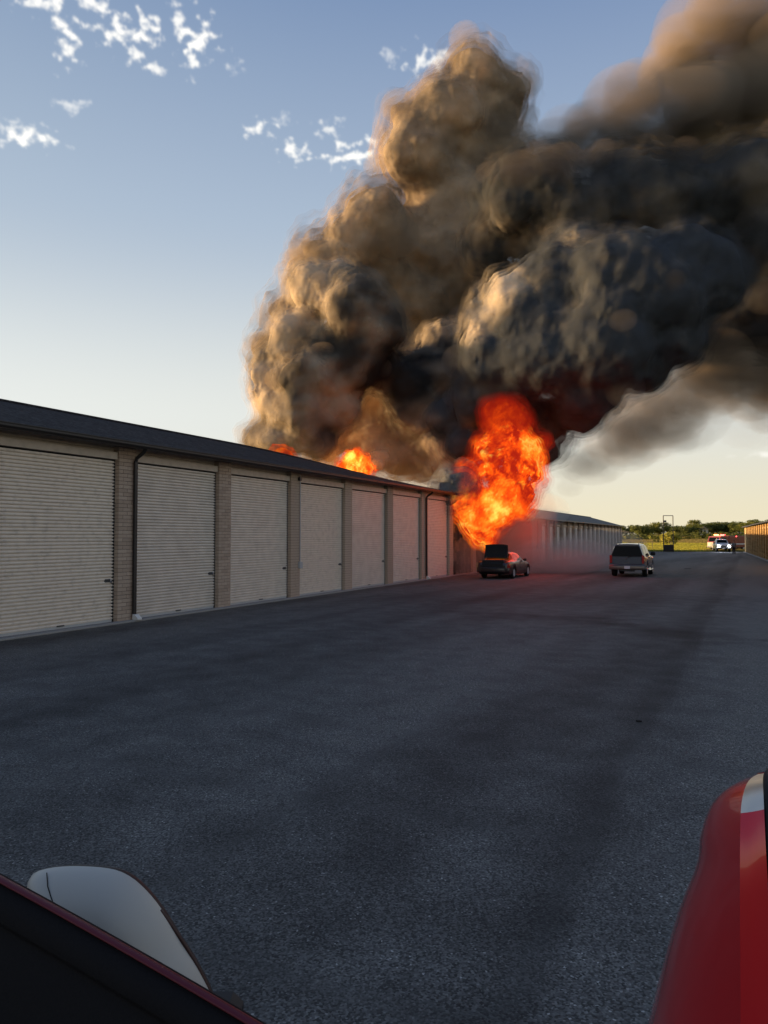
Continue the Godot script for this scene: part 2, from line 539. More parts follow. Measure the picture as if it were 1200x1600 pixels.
func storage_near():
	var t := thing("storage_building")
	tag(t, "long tan brick storage building with big roll-up doors, its far roof on fire", "building")
	var bay := 4.3
	var pw := 0.64
	var dep := 0.22
	var front := WALL_X
	var r := rng(77)
	var door_mesh := corrugated(bay - pw, 4.225, 0.086, 0.042)
	var lintel := MB.new()
	lintel.box(Vector3(0.07, 4.36, -(bay - pw) * 0.5), Vector3(0.20, 0.19, bay - pw - 0.004), 0.006)
	var lintel_m := lintel.mesh()
	var strip := MB.new()
	for k in 4: strip.box(Vector3(0.0, 4.48 + k * 0.072, -(bay - pw) * 0.5), Vector3(0.06, 0.066, bay - pw - 0.004), 0.004)
	var strip_m := strip.mesh()
	var casing := box_mesh(Vector3(-0.18, 4.36, -(bay - pw) * 0.5), Vector3(0.36, 0.52, bay - pw - 0.01))
	for i in range(-9, 8):
		var zc := -15.4 - bay * i
		# pier
		var p := Node3D.new()
		p.name = "pier"; t.add_child(p, true)
		p.position = Vector3(front, 0.02, zc + pw * 0.5)
		pier_blocks(p, pw, 4.68, dep, i == 0 or i == 1, 100 + i)
		if i == 7: continue
		# door
		var d := Node3D.new()
		d.name = "roll_up_door"; t.add_child(d, true)
		d.position = Vector3(front - dep, 0.08, zc - pw * 0.5)
		var burnt := i == 6
		var cm: StandardMaterial3D = [M.door, M.door_b, M.door_c][posmod(i * 5 + 1, 3)]
		if burnt: cm = M.scorched
		part("curtain", door_mesh, cm, d, Vector3(0.035, 0.0, 0))
		part("bottom_bar", box_mesh(Vector3(0.05, 0.02, -(bay - pw) * 0.5), Vector3(0.035, 0.13, bay - pw - 0.06), 0.005), M.bar if not burnt else M.scorched, d)
		part("seal", box_mesh(Vector3(0.05, -0.062, -(bay - pw) * 0.5), Vector3(0.03, 0.034, bay - pw - 0.06)), M.rubber, d)
		var hand := MB.new()
		hand.box(Vector3(0.085, 0.03, -(bay - pw) * 0.5 - 0.1), Vector3(0.03, 0.03, 0.22), 0.006)
		part("pull_handle", hand.mesh(), M.dark_metal, d)
		part("guide_rail", box_mesh(Vector3(0.045, 2.1, -0.03), Vector3(0.07, 4.3, 0.05)), M.trim, d)
		part("guide_rail", box_mesh(Vector3(0.045, 2.1, -(bay - pw) + 0.025), Vector3(0.07, 4.3, 0.045)), M.rubber, d)
		var latch := MB.new()
		latch.box(Vector3(0.07, 1.05, -(bay - pw) + 0.22), Vector3(0.03, 0.09, 0.2), 0.005)
		part("latch", latch.mesh(), M.dark_metal, d)
		var lock := MB.new()
		lock.box(Vector3(0.10, 1.02, -(bay - pw) + 0.12), Vector3(0.035, 0.07, 0.06), 0.008)
		var sh := PackedVector3Array()
		for k in 9:
			var g := PI * k / 8.0
			sh.append(Vector3(0.10, 1.055 + 0.03 * sin(g), -(bay - pw) + 0.12 + 0.02 * cos(g)))
		lock.tube(sh, 0.005, 5)
		if i % 3 != 1: part("padlock", lock.mesh(), M.chrome, d)
		part("lintel", lintel_m, M.trim, d)
		part("roller_casing", casing, M.rubber, d)
		part("fascia_boards", strip_m, M.trim, d)
		part("sill", box_mesh(Vector3(0.17, -0.105, -(bay - pw) * 0.5), Vector3(0.5, 0.06, bay - pw)), M.concrete, d)
	# plinth kerb in front, walls, end walls
	part("kerb", box_mesh(Vector3(front + 0.08, 0.025, -11.3), Vector3(0.26, 0.05, 69.1), 0.01), M.concrete, t)
	part("back_wall", box_mesh(Vector3(front - 9.2, 2.3, -20.0), Vector3(0.2, 4.6, 86.5)), M.tan_wall, t)  # runs on past the end wall, added to keep sun out of the gap
	part("end_wall", box_mesh(Vector3(front - 4.7, 2.3, -45.9), Vector3(8.8, 4.6, 0.2)), M.tan_wall, t)
	part("end_wall", box_mesh(Vector3(front - 4.7, 2.3, 23.3), Vector3(8.8, 4.6, 0.2)), M.tan_wall, t)
	part("top_plate", box_mesh(Vector3(front - 0.16, 4.735, -9.4), Vector3(0.28, 0.07, 66.0)), M.trim, t)
	# roof: from the eave at +0.42 to the ridge 4.9 m behind, sagging and burnt through beyond z = -40
	var roof := MB.new()
	var ez := 0.42
	var zr := 24.0
	var rows := []
	var under := []
	var sagn := fbm(51, 0.25, 3)
	while zr > -42.6:
		var sag := smoothstep(-26.0, -46.0, zr)
		var ry := 6.30 - 0.50 * sag + 0.06 * sag * sagn.get_noise_1d(zr * 3.0)
		var e := Vector3(front + ez, 4.80, zr)
		var k := Vector3(front - 4.75, ry, zr)
		var bk := Vector3(front - 9.9, 4.80, zr)
		rows.append(PackedVector3Array([e, e.lerp(k, 0.34), e.lerp(k, 0.67), k]))
		under.append(PackedVector3Array([k, k.lerp(bk, 0.5), bk]))
		zr -= 0.7
	roof.grid(rows, false, true)
	roof.grid(under, false, true)
	var lower := []
	for q in rows: lower.append(PackedVector3Array([q[0] - Vector3(0, 0.1, 0), q[3] - Vector3(0, 0.1, 0)]))
	roof.grid(lower)
	part("roof", roof.mesh(), M.shingle, t)
	var ridge := MB.new()
	var path := PackedVector3Array()
	for q in rows: path.append(q[3] + Vector3(0, 0.0, 0))
	ridge.tube(path, 0.07, 6)
	part("ridge_cap", ridge.mesh(), M.shingle, t)
	part("soffit", box_mesh(Vector3(front + 0.19, 4.755, -9.3), Vector3(0.42, 0.03, 66.4)), M.gutter, t)
	var gut := MB.new()
	gut.prism(PackedVector2Array([Vector2(0, 0), Vector2(0.09, 0), Vector2(0.13, 0.05), Vector2(0.13, 0.10), Vector2(0.145, 0.11), Vector2(0.145, 0.13), Vector2(0, 0.13)]), Vector3(front + ez - 0.02, 4.66, 24.0), Vector3.RIGHT, Vector3.UP, Vector3(0, 0, -66.5))
	part("gutter", gut.mesh(), M.gutter, t)
	# downpipes, conduit and meter box
	for z in [-15.62, -37.12]:
		var dp := MB.new()
		dp.box(Vector3(front + 0.07, 2.24, z), Vector3(0.08, 4.2, 0.105), 0.012)
		dp.tube(PackedVector3Array([Vector3(front + 0.07, 4.32, z), Vector3(front + 0.10, 4.42, z), Vector3(front + 0.36, 4.58, z), Vector3(front + 0.42, 4.68, z)]), 0.05, 8)
		part("downpipe", dp.mesh(), M.gutter, t)
	var cd := MB.new()
	cd.tube(PackedVector3Array([Vector3(front + 0.03, 1.35, -24.28), Vector3(front + 0.03, 4.6, -24.28)]), 0.018, 8)
	part("conduit", cd.mesh(), M.grey_box, t)
	part("meter_box", box_mesh(Vector3(front + 0.05, 1.22, -24.28), Vector3(0.1, 0.24, 0.18), 0.01), M.grey_box, t)
	var lb := MB.new()
	lb.box(Vector3(front + 0.06, 4.46, -24.2), Vector3(0.12, 0.13, 0.14), 0.015)
	part("wall_light", lb.mesh(), M.dark_metal, t)
	for z in [-15.62, -37.12]:
		var sp := MB.new()
		sp.prism(PackedVector2Array([Vector2(-0.05, 0), Vector2(0.14, 0), Vector2(0.14, 0.04), Vector2(0.03, 0.13), Vector2(-0.05, 0.15)]), Vector3(front + 0.13, 0.052, z + 0.08), Vector3.RIGHT, Vector3.UP, Vector3(0, 0, -0.16))
		var o := part("splash_block", sp.mesh(), std(0.62, 0.61, 0.58, 0.85, 0.3), self)
		tag(o, "pale wedge splash block at the foot of the nearest dark downpipe" if z > -20.0 else "small pale splash block at the foot of the farther dark downpipe", "splash block")

func low_row(t: Node3D, n: int, pitch: float, pw: float, h: float, dh: float, wall_m: Material, door_m: Material, first: float):   # wall in the plane x = 0 facing +x, running along -z
	var door := corrugated(pitch - pw, dh, 0.11, 0.014)
	var bar := box_mesh(Vector3(0.03, 0.05, -(pitch - pw) * 0.5), Vector3(0.03, 0.1, pitch - pw - 0.04))
	var lint := box_mesh(Vector3(-0.05, dh + 0.05 + (h - dh - 0.05) * 0.5, -(pitch - pw) * 0.5), Vector3(0.22, h - dh - 0.05, pitch - pw - 0.004))
	var hood := box_mesh(Vector3(0.075, dh + 0.12, -(pitch - pw) * 0.5), Vector3(0.05, 0.16, pitch - pw - 0.1), 0.01)
	for i in n + 1:
		var z := -first - i * pitch
		part("pier", box_mesh(Vector3(-0.06, h * 0.5, z - pw * 0.5), Vector3(0.36, h, pw), 0.01), wall_m, t)
		if i == n: continue
		var d := Node3D.new()
		d.name = "roll_up_door"; t.add_child(d, true)
		d.position = Vector3(-0.12, 0.05, z - pw)
		part("curtain", door, door_m, d)
		part("bottom_bar", bar, M.bar, d)
		part("hood", hood, M.trim, d)
		part("lintel", lint, wall_m, d)
		part("latch", box_mesh(Vector3(0.04, 1.0, -(pitch - pw) + 0.15), Vector3(0.03, 0.08, 0.14)), M.dark_metal, d)

func low_roof(t: Node3D, l: float, h: float, rise: float, dep: float):
	var rf := MB.new()
	var e := Vector3(0.4, h + 0.02, 0.25); var k := Vector3(-dep * 0.5, h + rise, 0.25); var w := Vector3(-dep - 0.4, h + 0.02, 0.25)
	var run := Vector3(0, 0, -l - 0.5); var th := Vector3(0, 0.12, 0)
	rf.prism(PackedVector2Array([Vector2(e.x, e.y), Vector2(e.x, e.y + 0.12), Vector2(k.x, k.y + 0.12), Vector2(w.x, w.y + 0.12), Vector2(w.x, w.y), Vector2(k.x, k.y)]), Vector3(0, 0, 0.25), Vector3.RIGHT, Vector3.UP, run)
	part("roof", rf.mesh(), M.roof_grey, t)
	part("gutter", box_mesh(Vector3(0.46, h + 0.08, -l * 0.5), Vector3(0.12, 0.13, l + 0.5), 0.02), M.gutter, t)
	var cap := MB.new()
	cap.tube(PackedVector3Array([k + Vector3(0, 0.12, 0.02), k + Vector3(0, 0.12, 0) + run]), 0.09, 6)
	part("ridge_cap", cap.mesh(), M.roof_grey, t)

func gable(t: Node3D, z: float, h: float, rise: float, dep: float, m: Material, out: float):
	var g := MB.new()
	g.prism(PackedVector2Array([Vector2(-dep + 0.04, 0), Vector2(-0.25, 0), Vector2(-0.25, h), Vector2(-dep * 0.5, h + rise - 0.06), Vector2(-dep + 0.04, h)]), Vector3(0, 0, z), Vector3.RIGHT, Vector3.UP, Vector3(0, 0, -0.2))
	part("end_wall", g.mesh(), m, t)

func storage_far():
	var t := thing("storage_building", Vector3(-15.5, 0, -63.4))
	tag(t, "second storage row behind the fire with narrow pale doors and red brown end wall", "building")
	var h := 3.75
	part("corner_wall", box_mesh(Vector3(-0.06, h * 0.5, -1.35), Vector3(0.36, h, 2.7), 0.01), M.tan_wall, t)
	low_row(t, 17, 3.2, 0.95, h, 3.2, M.tan_wall, tri(std(0.74, 0.70, 0.63, 0.5, 0.4), M.mild, 0.4), 2.7)
	low_roof(t, 58.2, h, 1.45, 9.4)
	gable(t, 0.012, h, 1.45, 9.4, M.brown_wall, 1.0)
	gable(t, -57.9, h, 1.45, 9.4, M.tan_wall, -1.0)
	part("corner_post", box_mesh(Vector3(-0.10, h * 0.5, 0.07), Vector3(0.36, h, 0.12)), M.brown_wall, t)
	part("back_wall", box_mesh(Vector3(-9.3, h * 0.5, -29.0), Vector3(0.2, h, 57.6)), M.tan_wall, t)
	var dp := MB.new()
	dp.box(Vector3(0.18, 1.9, -1.8), Vector3(0.08, 3.7, 0.09), 0.01)
	part("downpipe", dp.mesh(), M.dark_metal, t)
	part("wall_box", box_mesh(Vector3(0.18, 1.35, -1.5), Vector3(0.1, 0.3, 0.2), 0.01), M.dark_metal, t)
	part("kerb", box_mesh(Vector3(0.15, 0.025, -29), Vector3(0.3, 0.05, 57.6)), M.concrete, t)

func storage_right():
	# its front looks back across the drive (towards -x); built facing +x and turned round
	var far := Vector3(1.95, 0, -121.0); var near := Vector3(3.7, 0, -66.5)
	var dir := (near - far).normalized()
	var t := thing("storage_building", far)
	t.rotation.y = atan2(-dir.x, -dir.z)
	tag(t, "sunlit orange tan storage row on the right side of the drive", "building")
	var h := 3.55
	var wall := relief(tri(std(0.50, 0.33, 0.15, 0.9, 0.25), M.coarse, 0.5), M.bumpy, 0.25)
	var door := tri(std(0.34, 0.22, 0.12, 0.55, 0.4), M.coarse, 0.4)
	part("corner_wall", box_mesh(Vector3(-0.06, h * 0.5, -1.6), Vector3(0.36, h, 3.2), 0.01), wall, t)
	low_row(t, 26, 3.2, 0.8, h, 3.0, wall, door, 3.2)
	low_roof(t, 87.5, h, 1.1, 9.4)
	gable(t, 0.012, h, 1.1, 9.4, wall, 1.0)
	gable(t, -87.2, h, 1.1, 9.4, wall, -1.0)
	part("back_wall", box_mesh(Vector3(-9.3, h * 0.5, -43.6), Vector3(0.2, h, 87.0)), wall, t)
	part("kerb", box_mesh(Vector3(0.15, 0.03, -43.6), Vector3(0.3, 0.06, 87.0)), M.concrete, t)

# ================================================================ background: trees, hedges, fence
func crown_mesh(sd: int, n: int, rx: float, ry: float, leaf: float, clumps: int) -> ArrayMesh:
	var r := rng(sd)
	var b := MB.new()
	var cs := []
	for k in clumps:
		var a := r.randf() * TAU
		var u := r.randf_range(-0.75, 1.0)
		var rad := sqrt(1.0 - u * u * 0.8) * r.randf_range(0.35, 0.85)
		cs.append([Vector3(cos(a) * rx * rad, ry * (u * 0.72), sin(a) * rx * rad), r.randf_range(0.26, 0.46)])
	for k in n:
		var c = cs[r.randi() % clumps]
		var d := Vector3(r.randfn(), r.randfn(), r.randfn()).normalized() * pow(r.randf(), 0.45)
		var p: Vector3 = c[0] + Vector3(d.x * rx, d.y * ry, d.z * rx) * c[1]
		var q := Basis(Vector3(r.randfn(), r.randfn(), r.randfn()).normalized(), r.randf() * TAU)
		var s := leaf * r.randf_range(0.6, 1.3)
		b.quad(p + q * Vector3(-s, 0, 0), p + q * Vector3(0, -s * 0.55, s * 0.15), p + q * Vector3(s, 0, 0), p + q * Vector3(0, s * 0.55, s * 0.15))
	return b.mesh()

func trunk_mesh(h: float, r0: float, sd: int) -> ArrayMesh:
	var r := rng(sd)
	var b := MB.new()
	var path := PackedVector3Array(); var rad := []
	for k in 6:
		path.append(Vector3(r.randf_range(-0.15, 0.15), h * k / 5.0 - 0.3, r.randf_range(-0.15, 0.15)))
		rad.append(r0 * (1.0 - 0.13 * k))
	b.tube(path, rad, 7)
	for k in 5:
		var a := TAU * k / 5.0 + r.randf()
		var s := path[3 + k % 3]
		b.tube(PackedVector3Array([s, s + Vector3(cos(a) * h * 0.22, h * 0.22, sin(a) * h * 0.22), s + Vector3(cos(a) * h * 0.40, h * 0.5, sin(a) * h * 0.40)]), [r0 * 0.4, r0 * 0.28, r0 * 0.12], 5)
	return b.mesh()

func tree(proto: Node3D, label: String, x: float, z: float, h: float, wide: float, turn: float):
	var o: Node3D = proto.duplicate()
	o.name = numbered("tree")
	add_child(o)
	o.position = Vector3(x, field_height(x, z) - 0.05, z)
	h *= 0.60
	wide *= 1.5
	o.scale = Vector3(h * wide, h, h * wide)
	o.rotation.y = turn
	tag(o, label, "tree", "trees beyond the field")

func background():
	# prototypes one metre tall, used at their height
	var protos := []
	for k in 4:
		var p := Node3D.new()
		part("trunk", trunk_mesh(0.42, 0.03, 60 + k), M.bark, p)
		var c := part("crown", crown_mesh(70 + k, 2600, 0.50, 0.44, 0.036, 20), [M.leaf_b, M.leaf_a, M.leaf_c, M.leaf_a][k], p)
		c.position.y = 0.52
		protos.append(p)
	# x, z, height, width, kind, what tells it apart
	var rows := [
		[-25.2, -262.0, 6.6, 1.25, 0, "dark round tree just past the corner of the second storage row"],
		[-25.0, -245.0, 7.6, 1.25, 1, "broad green tree behind the silver wagon, left of its neighbour with a raised top"],
		[-20.0, -250.0, 8.3, 1.15, 2, "green tree with a raised flat top left of the tall steel frame"],
		[-17.2, -268.0, 6.4, 1.35, 0, "low dark tree in the row between the flat topped tree and the steel frame"],
		[-12.6, -236.0, 6.2, 1.25, 0, "dark tree seen through the foot of the tall steel frame"],
		[-10.3, -262.0, 6.9, 1.15, 1, "rounded tree standing right of the steel frame"],
		[-12.4, -300.0, 9.6, 0.72, 2, "slender pale tree rising above the row, left of the white pickup"],
		[-10.2, -284.0, 6.0, 1.4, 0, "low dark tree at the foot of the slender pale tree"],
		[-8.2, -276.0, 7.3, 1.2, 0, "dark tree at the left end of the long even clump above the pickup"],
		[-5.4, -280.0, 7.9, 1.25, 0, "tallest dark tree in the middle of the clump above the pickup"],
		[-2.4, -284.0, 8.0, 1.2, 0, "dark tree in the clump above the flashing roof bar"],
		[0.2, -286.0, 7.7, 1.2, 0, "dark tree at the right end of the even clump above the red truck"],
		[2.4, -270.0, 8.6, 1.0, 1, "green tree between the dark clump and the right storage row"],
		[5.0, -262.0, 7.4, 1.3, 2, "light green tree behind the corner of the right storage row"],
		[7.3, -268.0, 9.6, 1.15, 1, "big tree rising over the roof of the right storage row"],
		[10.6, -264.0, 8.2, 1.2, 1, "tree over the right storage roof, next to the biggest tree"],
		[13.0, -262.0, 9.8, 1.05, 0, "dark tree at the right edge above the right storage roof"],
		[-31.0, -255.0, 7.4, 1.2, 1, "tree hidden mostly behind the end of the second storage row"],
		[17.5, -262.0, 9.0, 1.2, 1, "green tree past the right storage roof outside the gap"],
		[-38.0, -262.0, 8.0, 1.2, 0, "dark tree far left behind the second storage row"],
	]
	var r := rng(5)
	for t in rows: tree(protos[t[4]], t[5], t[0], t[1], t[2], t[3], r.randf() * TAU)
	# back row that closes the gaps between the trunks
	var sc := MultiMesh.new()
	sc.transform_format = MultiMesh.TRANSFORM_3D
	sc.mesh = crown_mesh(90, 260, 1.0, 1.0, 0.11, 7)
	sc.instance_count = 190
	for k in 190:
		var x := r.randf_range(-70, 60); var z := -300.0 - r.randf() * 40.0
		var s := r.randf_range(0.9, 1.7)
		sc.set_instance_transform(k, Transform3D(Basis(Vector3.UP, r.randf() * TAU).scaled(Vector3(s * 1.5, s, s * 1.5)), Vector3(x, field_height(x, z) + s * 0.8, z)))
	stuff("undergrowth", sc, M.leaf_b, "dark undergrowth closing the gaps under the far trees", "undergrowth")
	# hedge lines across the field
	for hd in [[-60.0, -9.0, -206.0, 1.15, "dark uneven hedge line left of the bushy willow"], [-8.5, 6.0, -214.0, 1.25, "dark hedge line across the field behind the pickup"]]:
		var hm := MultiMesh.new()
		hm.transform_format = MultiMesh.TRANSFORM_3D
		hm.mesh = sc.mesh
		var cnt := int((hd[1] - hd[0]) / 0.55)
		hm.instance_count = cnt
		for k in cnt:
			var x := lerpf(hd[0], hd[1], (k + r.randf()) / cnt)
			var z: float = hd[2] + r.randf_range(-3.0, 3.0)
			var s: float = hd[3] * r.randf_range(0.45, 1.15)
			hm.set_instance_transform(k, Transform3D(Basis(Vector3.UP, r.randf() * TAU).scaled(Vector3(s * 1.2, s, s * 1.2)), Vector3(x, field_height(x, z) + s * 0.5, z)))
		stuff("hedge", hm, M.leaf_a, hd[4], "hedge")
	# willow in the field
	var w := thing("bush", Vector3(-10.95, field_height(-10.9, -158.0), -158.0))
	tag(w, "round yellow green bushy willow behind the tall steel frame", "bush")
	part("stem", trunk_mesh(1.2, 0.09, 66), M.bark, w)
	part("foliage", crown_mesh(95, 2600, 1.95, 1.35, 0.16, 18), M.leaf_d, w, Vector3(0, 1.35, 0))
	# smaller bushes
	var small := Node3D.new()
	part("foliage", crown_mesh(96, 700, 0.5, 0.5, 0.055, 9), M.leaf_c, small, Vector3(0, 0.5, 0))
	for q in [[-4.2, -176.0, 2.0, "low green bush in the field left of the pickup"], [-1.6, -188.0, 2.3, "low green bush in the field behind the flashing roof bar"], [-14.8, -172.0, 1.2, "small bush at the edge of the field left of the willow"]]:
		var o: Node3D = small.duplicate()
		o.name = numbered("bush"); add_child(o)
		o.position = Vector3(q[0], field_height(q[0], q[1]), q[1])
		o.scale = Vector3(q[2] * 1.4, q[2], q[2] * 1.4)
		tag(o, q[3], "bush", "bushes in the field")
	small.free()
	for p in protos: p.free()
	# grass: upright blades catch the low sun
	var blade := MB.new()
	for k in 9:
		var a := TAU * k / 9.0 + 0.3 * sin(k * 2.3)
		var rr := 0.16 + 0.10 * sin(k * 1.7)
		var p := Vector3(cos(a) * rr, 0, sin(a) * rr)
		var s := Vector3(-sin(a), 0, cos(a)) * 0.05
		var tip := p * 1.7 + Vector3(0, 0.20 + 0.09 * sin(k * 3.1), 0)
		blade.face(PackedVector3Array([p - s, p + s, tip]))
	var bm := blade.mesh()
	var patch := fbm(61, 0.03, 3)
	for kind in 2:
		var mm := MultiMesh.new()
		mm.transform_format = MultiMesh.TRANSFORM_3D
		mm.mesh = bm
		var tr := []
		for k in 52000:
			var z := -120.5 - pow(r.randf(), 1.5) * 150.0
			var x := lerpf(-0.30 * -z - 6.0, 0.10 * -z, r.randf())
			if z > -124.8 - x * 0.45: continue
			var pv := patch.get_noise_2d(x, z * 0.5) + (0.10 if z > -168.0 else -0.22) + (0.35 if z < -218.0 else 0.0)
			if (pv > 0.0) != (kind == 0): continue
			var s := r.randf_range(0.7, 1.5)
			tr.append(Transform3D(Basis(Vector3.UP, r.randf() * TAU).scaled(Vector3(s * 1.5, s, s * 1.5)), Vector3(x, field_height(x, z) - 0.02, z)))
		mm.instance_count = tr.size()
		for k in tr.size(): mm.set_instance_transform(k, tr[k])
		stuff("grass", mm, [M.grass, M.dry_grass][kind], ["bright sunlit yellow green grass beyond the end of the drive", "dry brownish grass in patches farther out in the field"][kind], "grass")
	# wire fence along the field
	var f := thing("wire_fence", Vector3(-20.0, 0, -129.0))
	tag(f, "thin wire fence along the field edge left of the steel frame", "fence")
	var post := MB.new()
	post.tube(PackedVector3Array([Vector3.ZERO, Vector3(0, 1.55, 0)]), 0.035, 7)
	var pm := post.mesh()
	for k in 6: part("post", pm, M.dark_metal, f, Vector3(k * 2.85 - 3.0, 0, 0))
	for y in [0.15, 0.8, 1.5]:
		var wr := MB.new()
		wr.tube(PackedVector3Array([Vector3(-3.0, y, 0), Vector3(11.25, y, 0)]), 0.012, 5)
		part("wire", wr.mesh(), M.dark_metal, f)
	# far pale house between the trees
	var hs := thing("house", Vector3(-7.9, field_height(-7.9, -268.0), -262.0))
	tag(hs, "tiny pale house far off at the foot of the trees left of the pickup", "house")
	part("wall", box_mesh(Vector3(0, 1.0, 0), Vector3(2.6, 2.0, 3.0)), std(0.5, 0.45, 0.36), hs)
	var hr := MB.new()
	hr.prism(PackedVector2Array([Vector2(-1.6, 2.0), Vector2(1.6, 2.0), Vector2(0, 3.0)]), Vector3(0, 0, 1.7), Vector3.RIGHT, Vector3.UP, Vector3(0, 0, -3.4))
	part("roof", hr.mesh(), M.roof_grey, hs)
	part("door", box_mesh(Vector3(0.4, 0.8, 1.51), Vector3(0.7, 1.6, 0.04)), M.dark_metal, hs)
	part("window", box_mesh(Vector3(-0.6, 1.2, 1.51), Vector3(0.6, 0.6, 0.04)), M.glass, hs)

func stuff(called: String, mm: MultiMesh, m: Material, label: String, category: String):
	var o := MultiMeshInstance3D.new()
	o.name = numbered(called)
	o.multimesh = mm
	o.material_override = m
	add_child(o, true)
	tag(o, label, category, "", "stuff")

func goal_frame():
	var t := thing("steel_frame", Vector3(-8.5, 0, -119.8), deg_to_rad(24))
	tag(t, "tall thin steel frame with a small sign and a black bin panel at its foot", "frame")
	for x in [-0.72, 0.72]:
		var b := MB.new()
		b.tube(PackedVector3Array([Vector3(x, 0, 0), Vector3(x, 5.4, 0)]), 0.065, 7)
		part("post", b.mesh(), M.dark_metal, t)
	var top := MB.new()
	top.tube(PackedVector3Array([Vector3(-0.72, 5.4, 0), Vector3(0.72, 5.4, 0)]), 0.05, 7)
	part("crossbar", top.mesh(), M.dark_metal, t)
	part("sign", box_mesh(Vector3(-0.48, 4.55, 0.03), Vector3(0.42, 0.3, 0.03), 0.005), M.dark_metal, t)
	part("panel", box_mesh(Vector3(0, 0.54, 0.12), Vector3(1.5, 1.0, 0.22), 0.02), M.black_plastic, t)

func litter():
	var r := rng(8)
	for q in [[-2.77, -57.0, 0.22, "dark flat scrap lying far up the drive right of the silver wagon"], [-1.07, -9.82, 0.04, "tiny dark twig on the asphalt in front, right of the middle"]]:
		var b := MB.new()
		var poly := PackedVector2Array()
		for k in 7:
			var a := TAU * k / 7.0
			poly.append(Vector2(cos(a) * q[2] * r.randf_range(0.8, 1.3), -sin(a) * -q[2] * 0.35 * r.randf_range(0.7, 1.2)))
		b.prism(poly, Vector3(0, 0.02, 0), Vector3.RIGHT, Vector3(0, 0.05, -1.0).normalized(), Vector3(0, -0.018, 0))
		tag(part("scrap", b.mesh(), M.rubber, self, Vector3(q[0], 0.0, q[1])), q[3], "scrap")

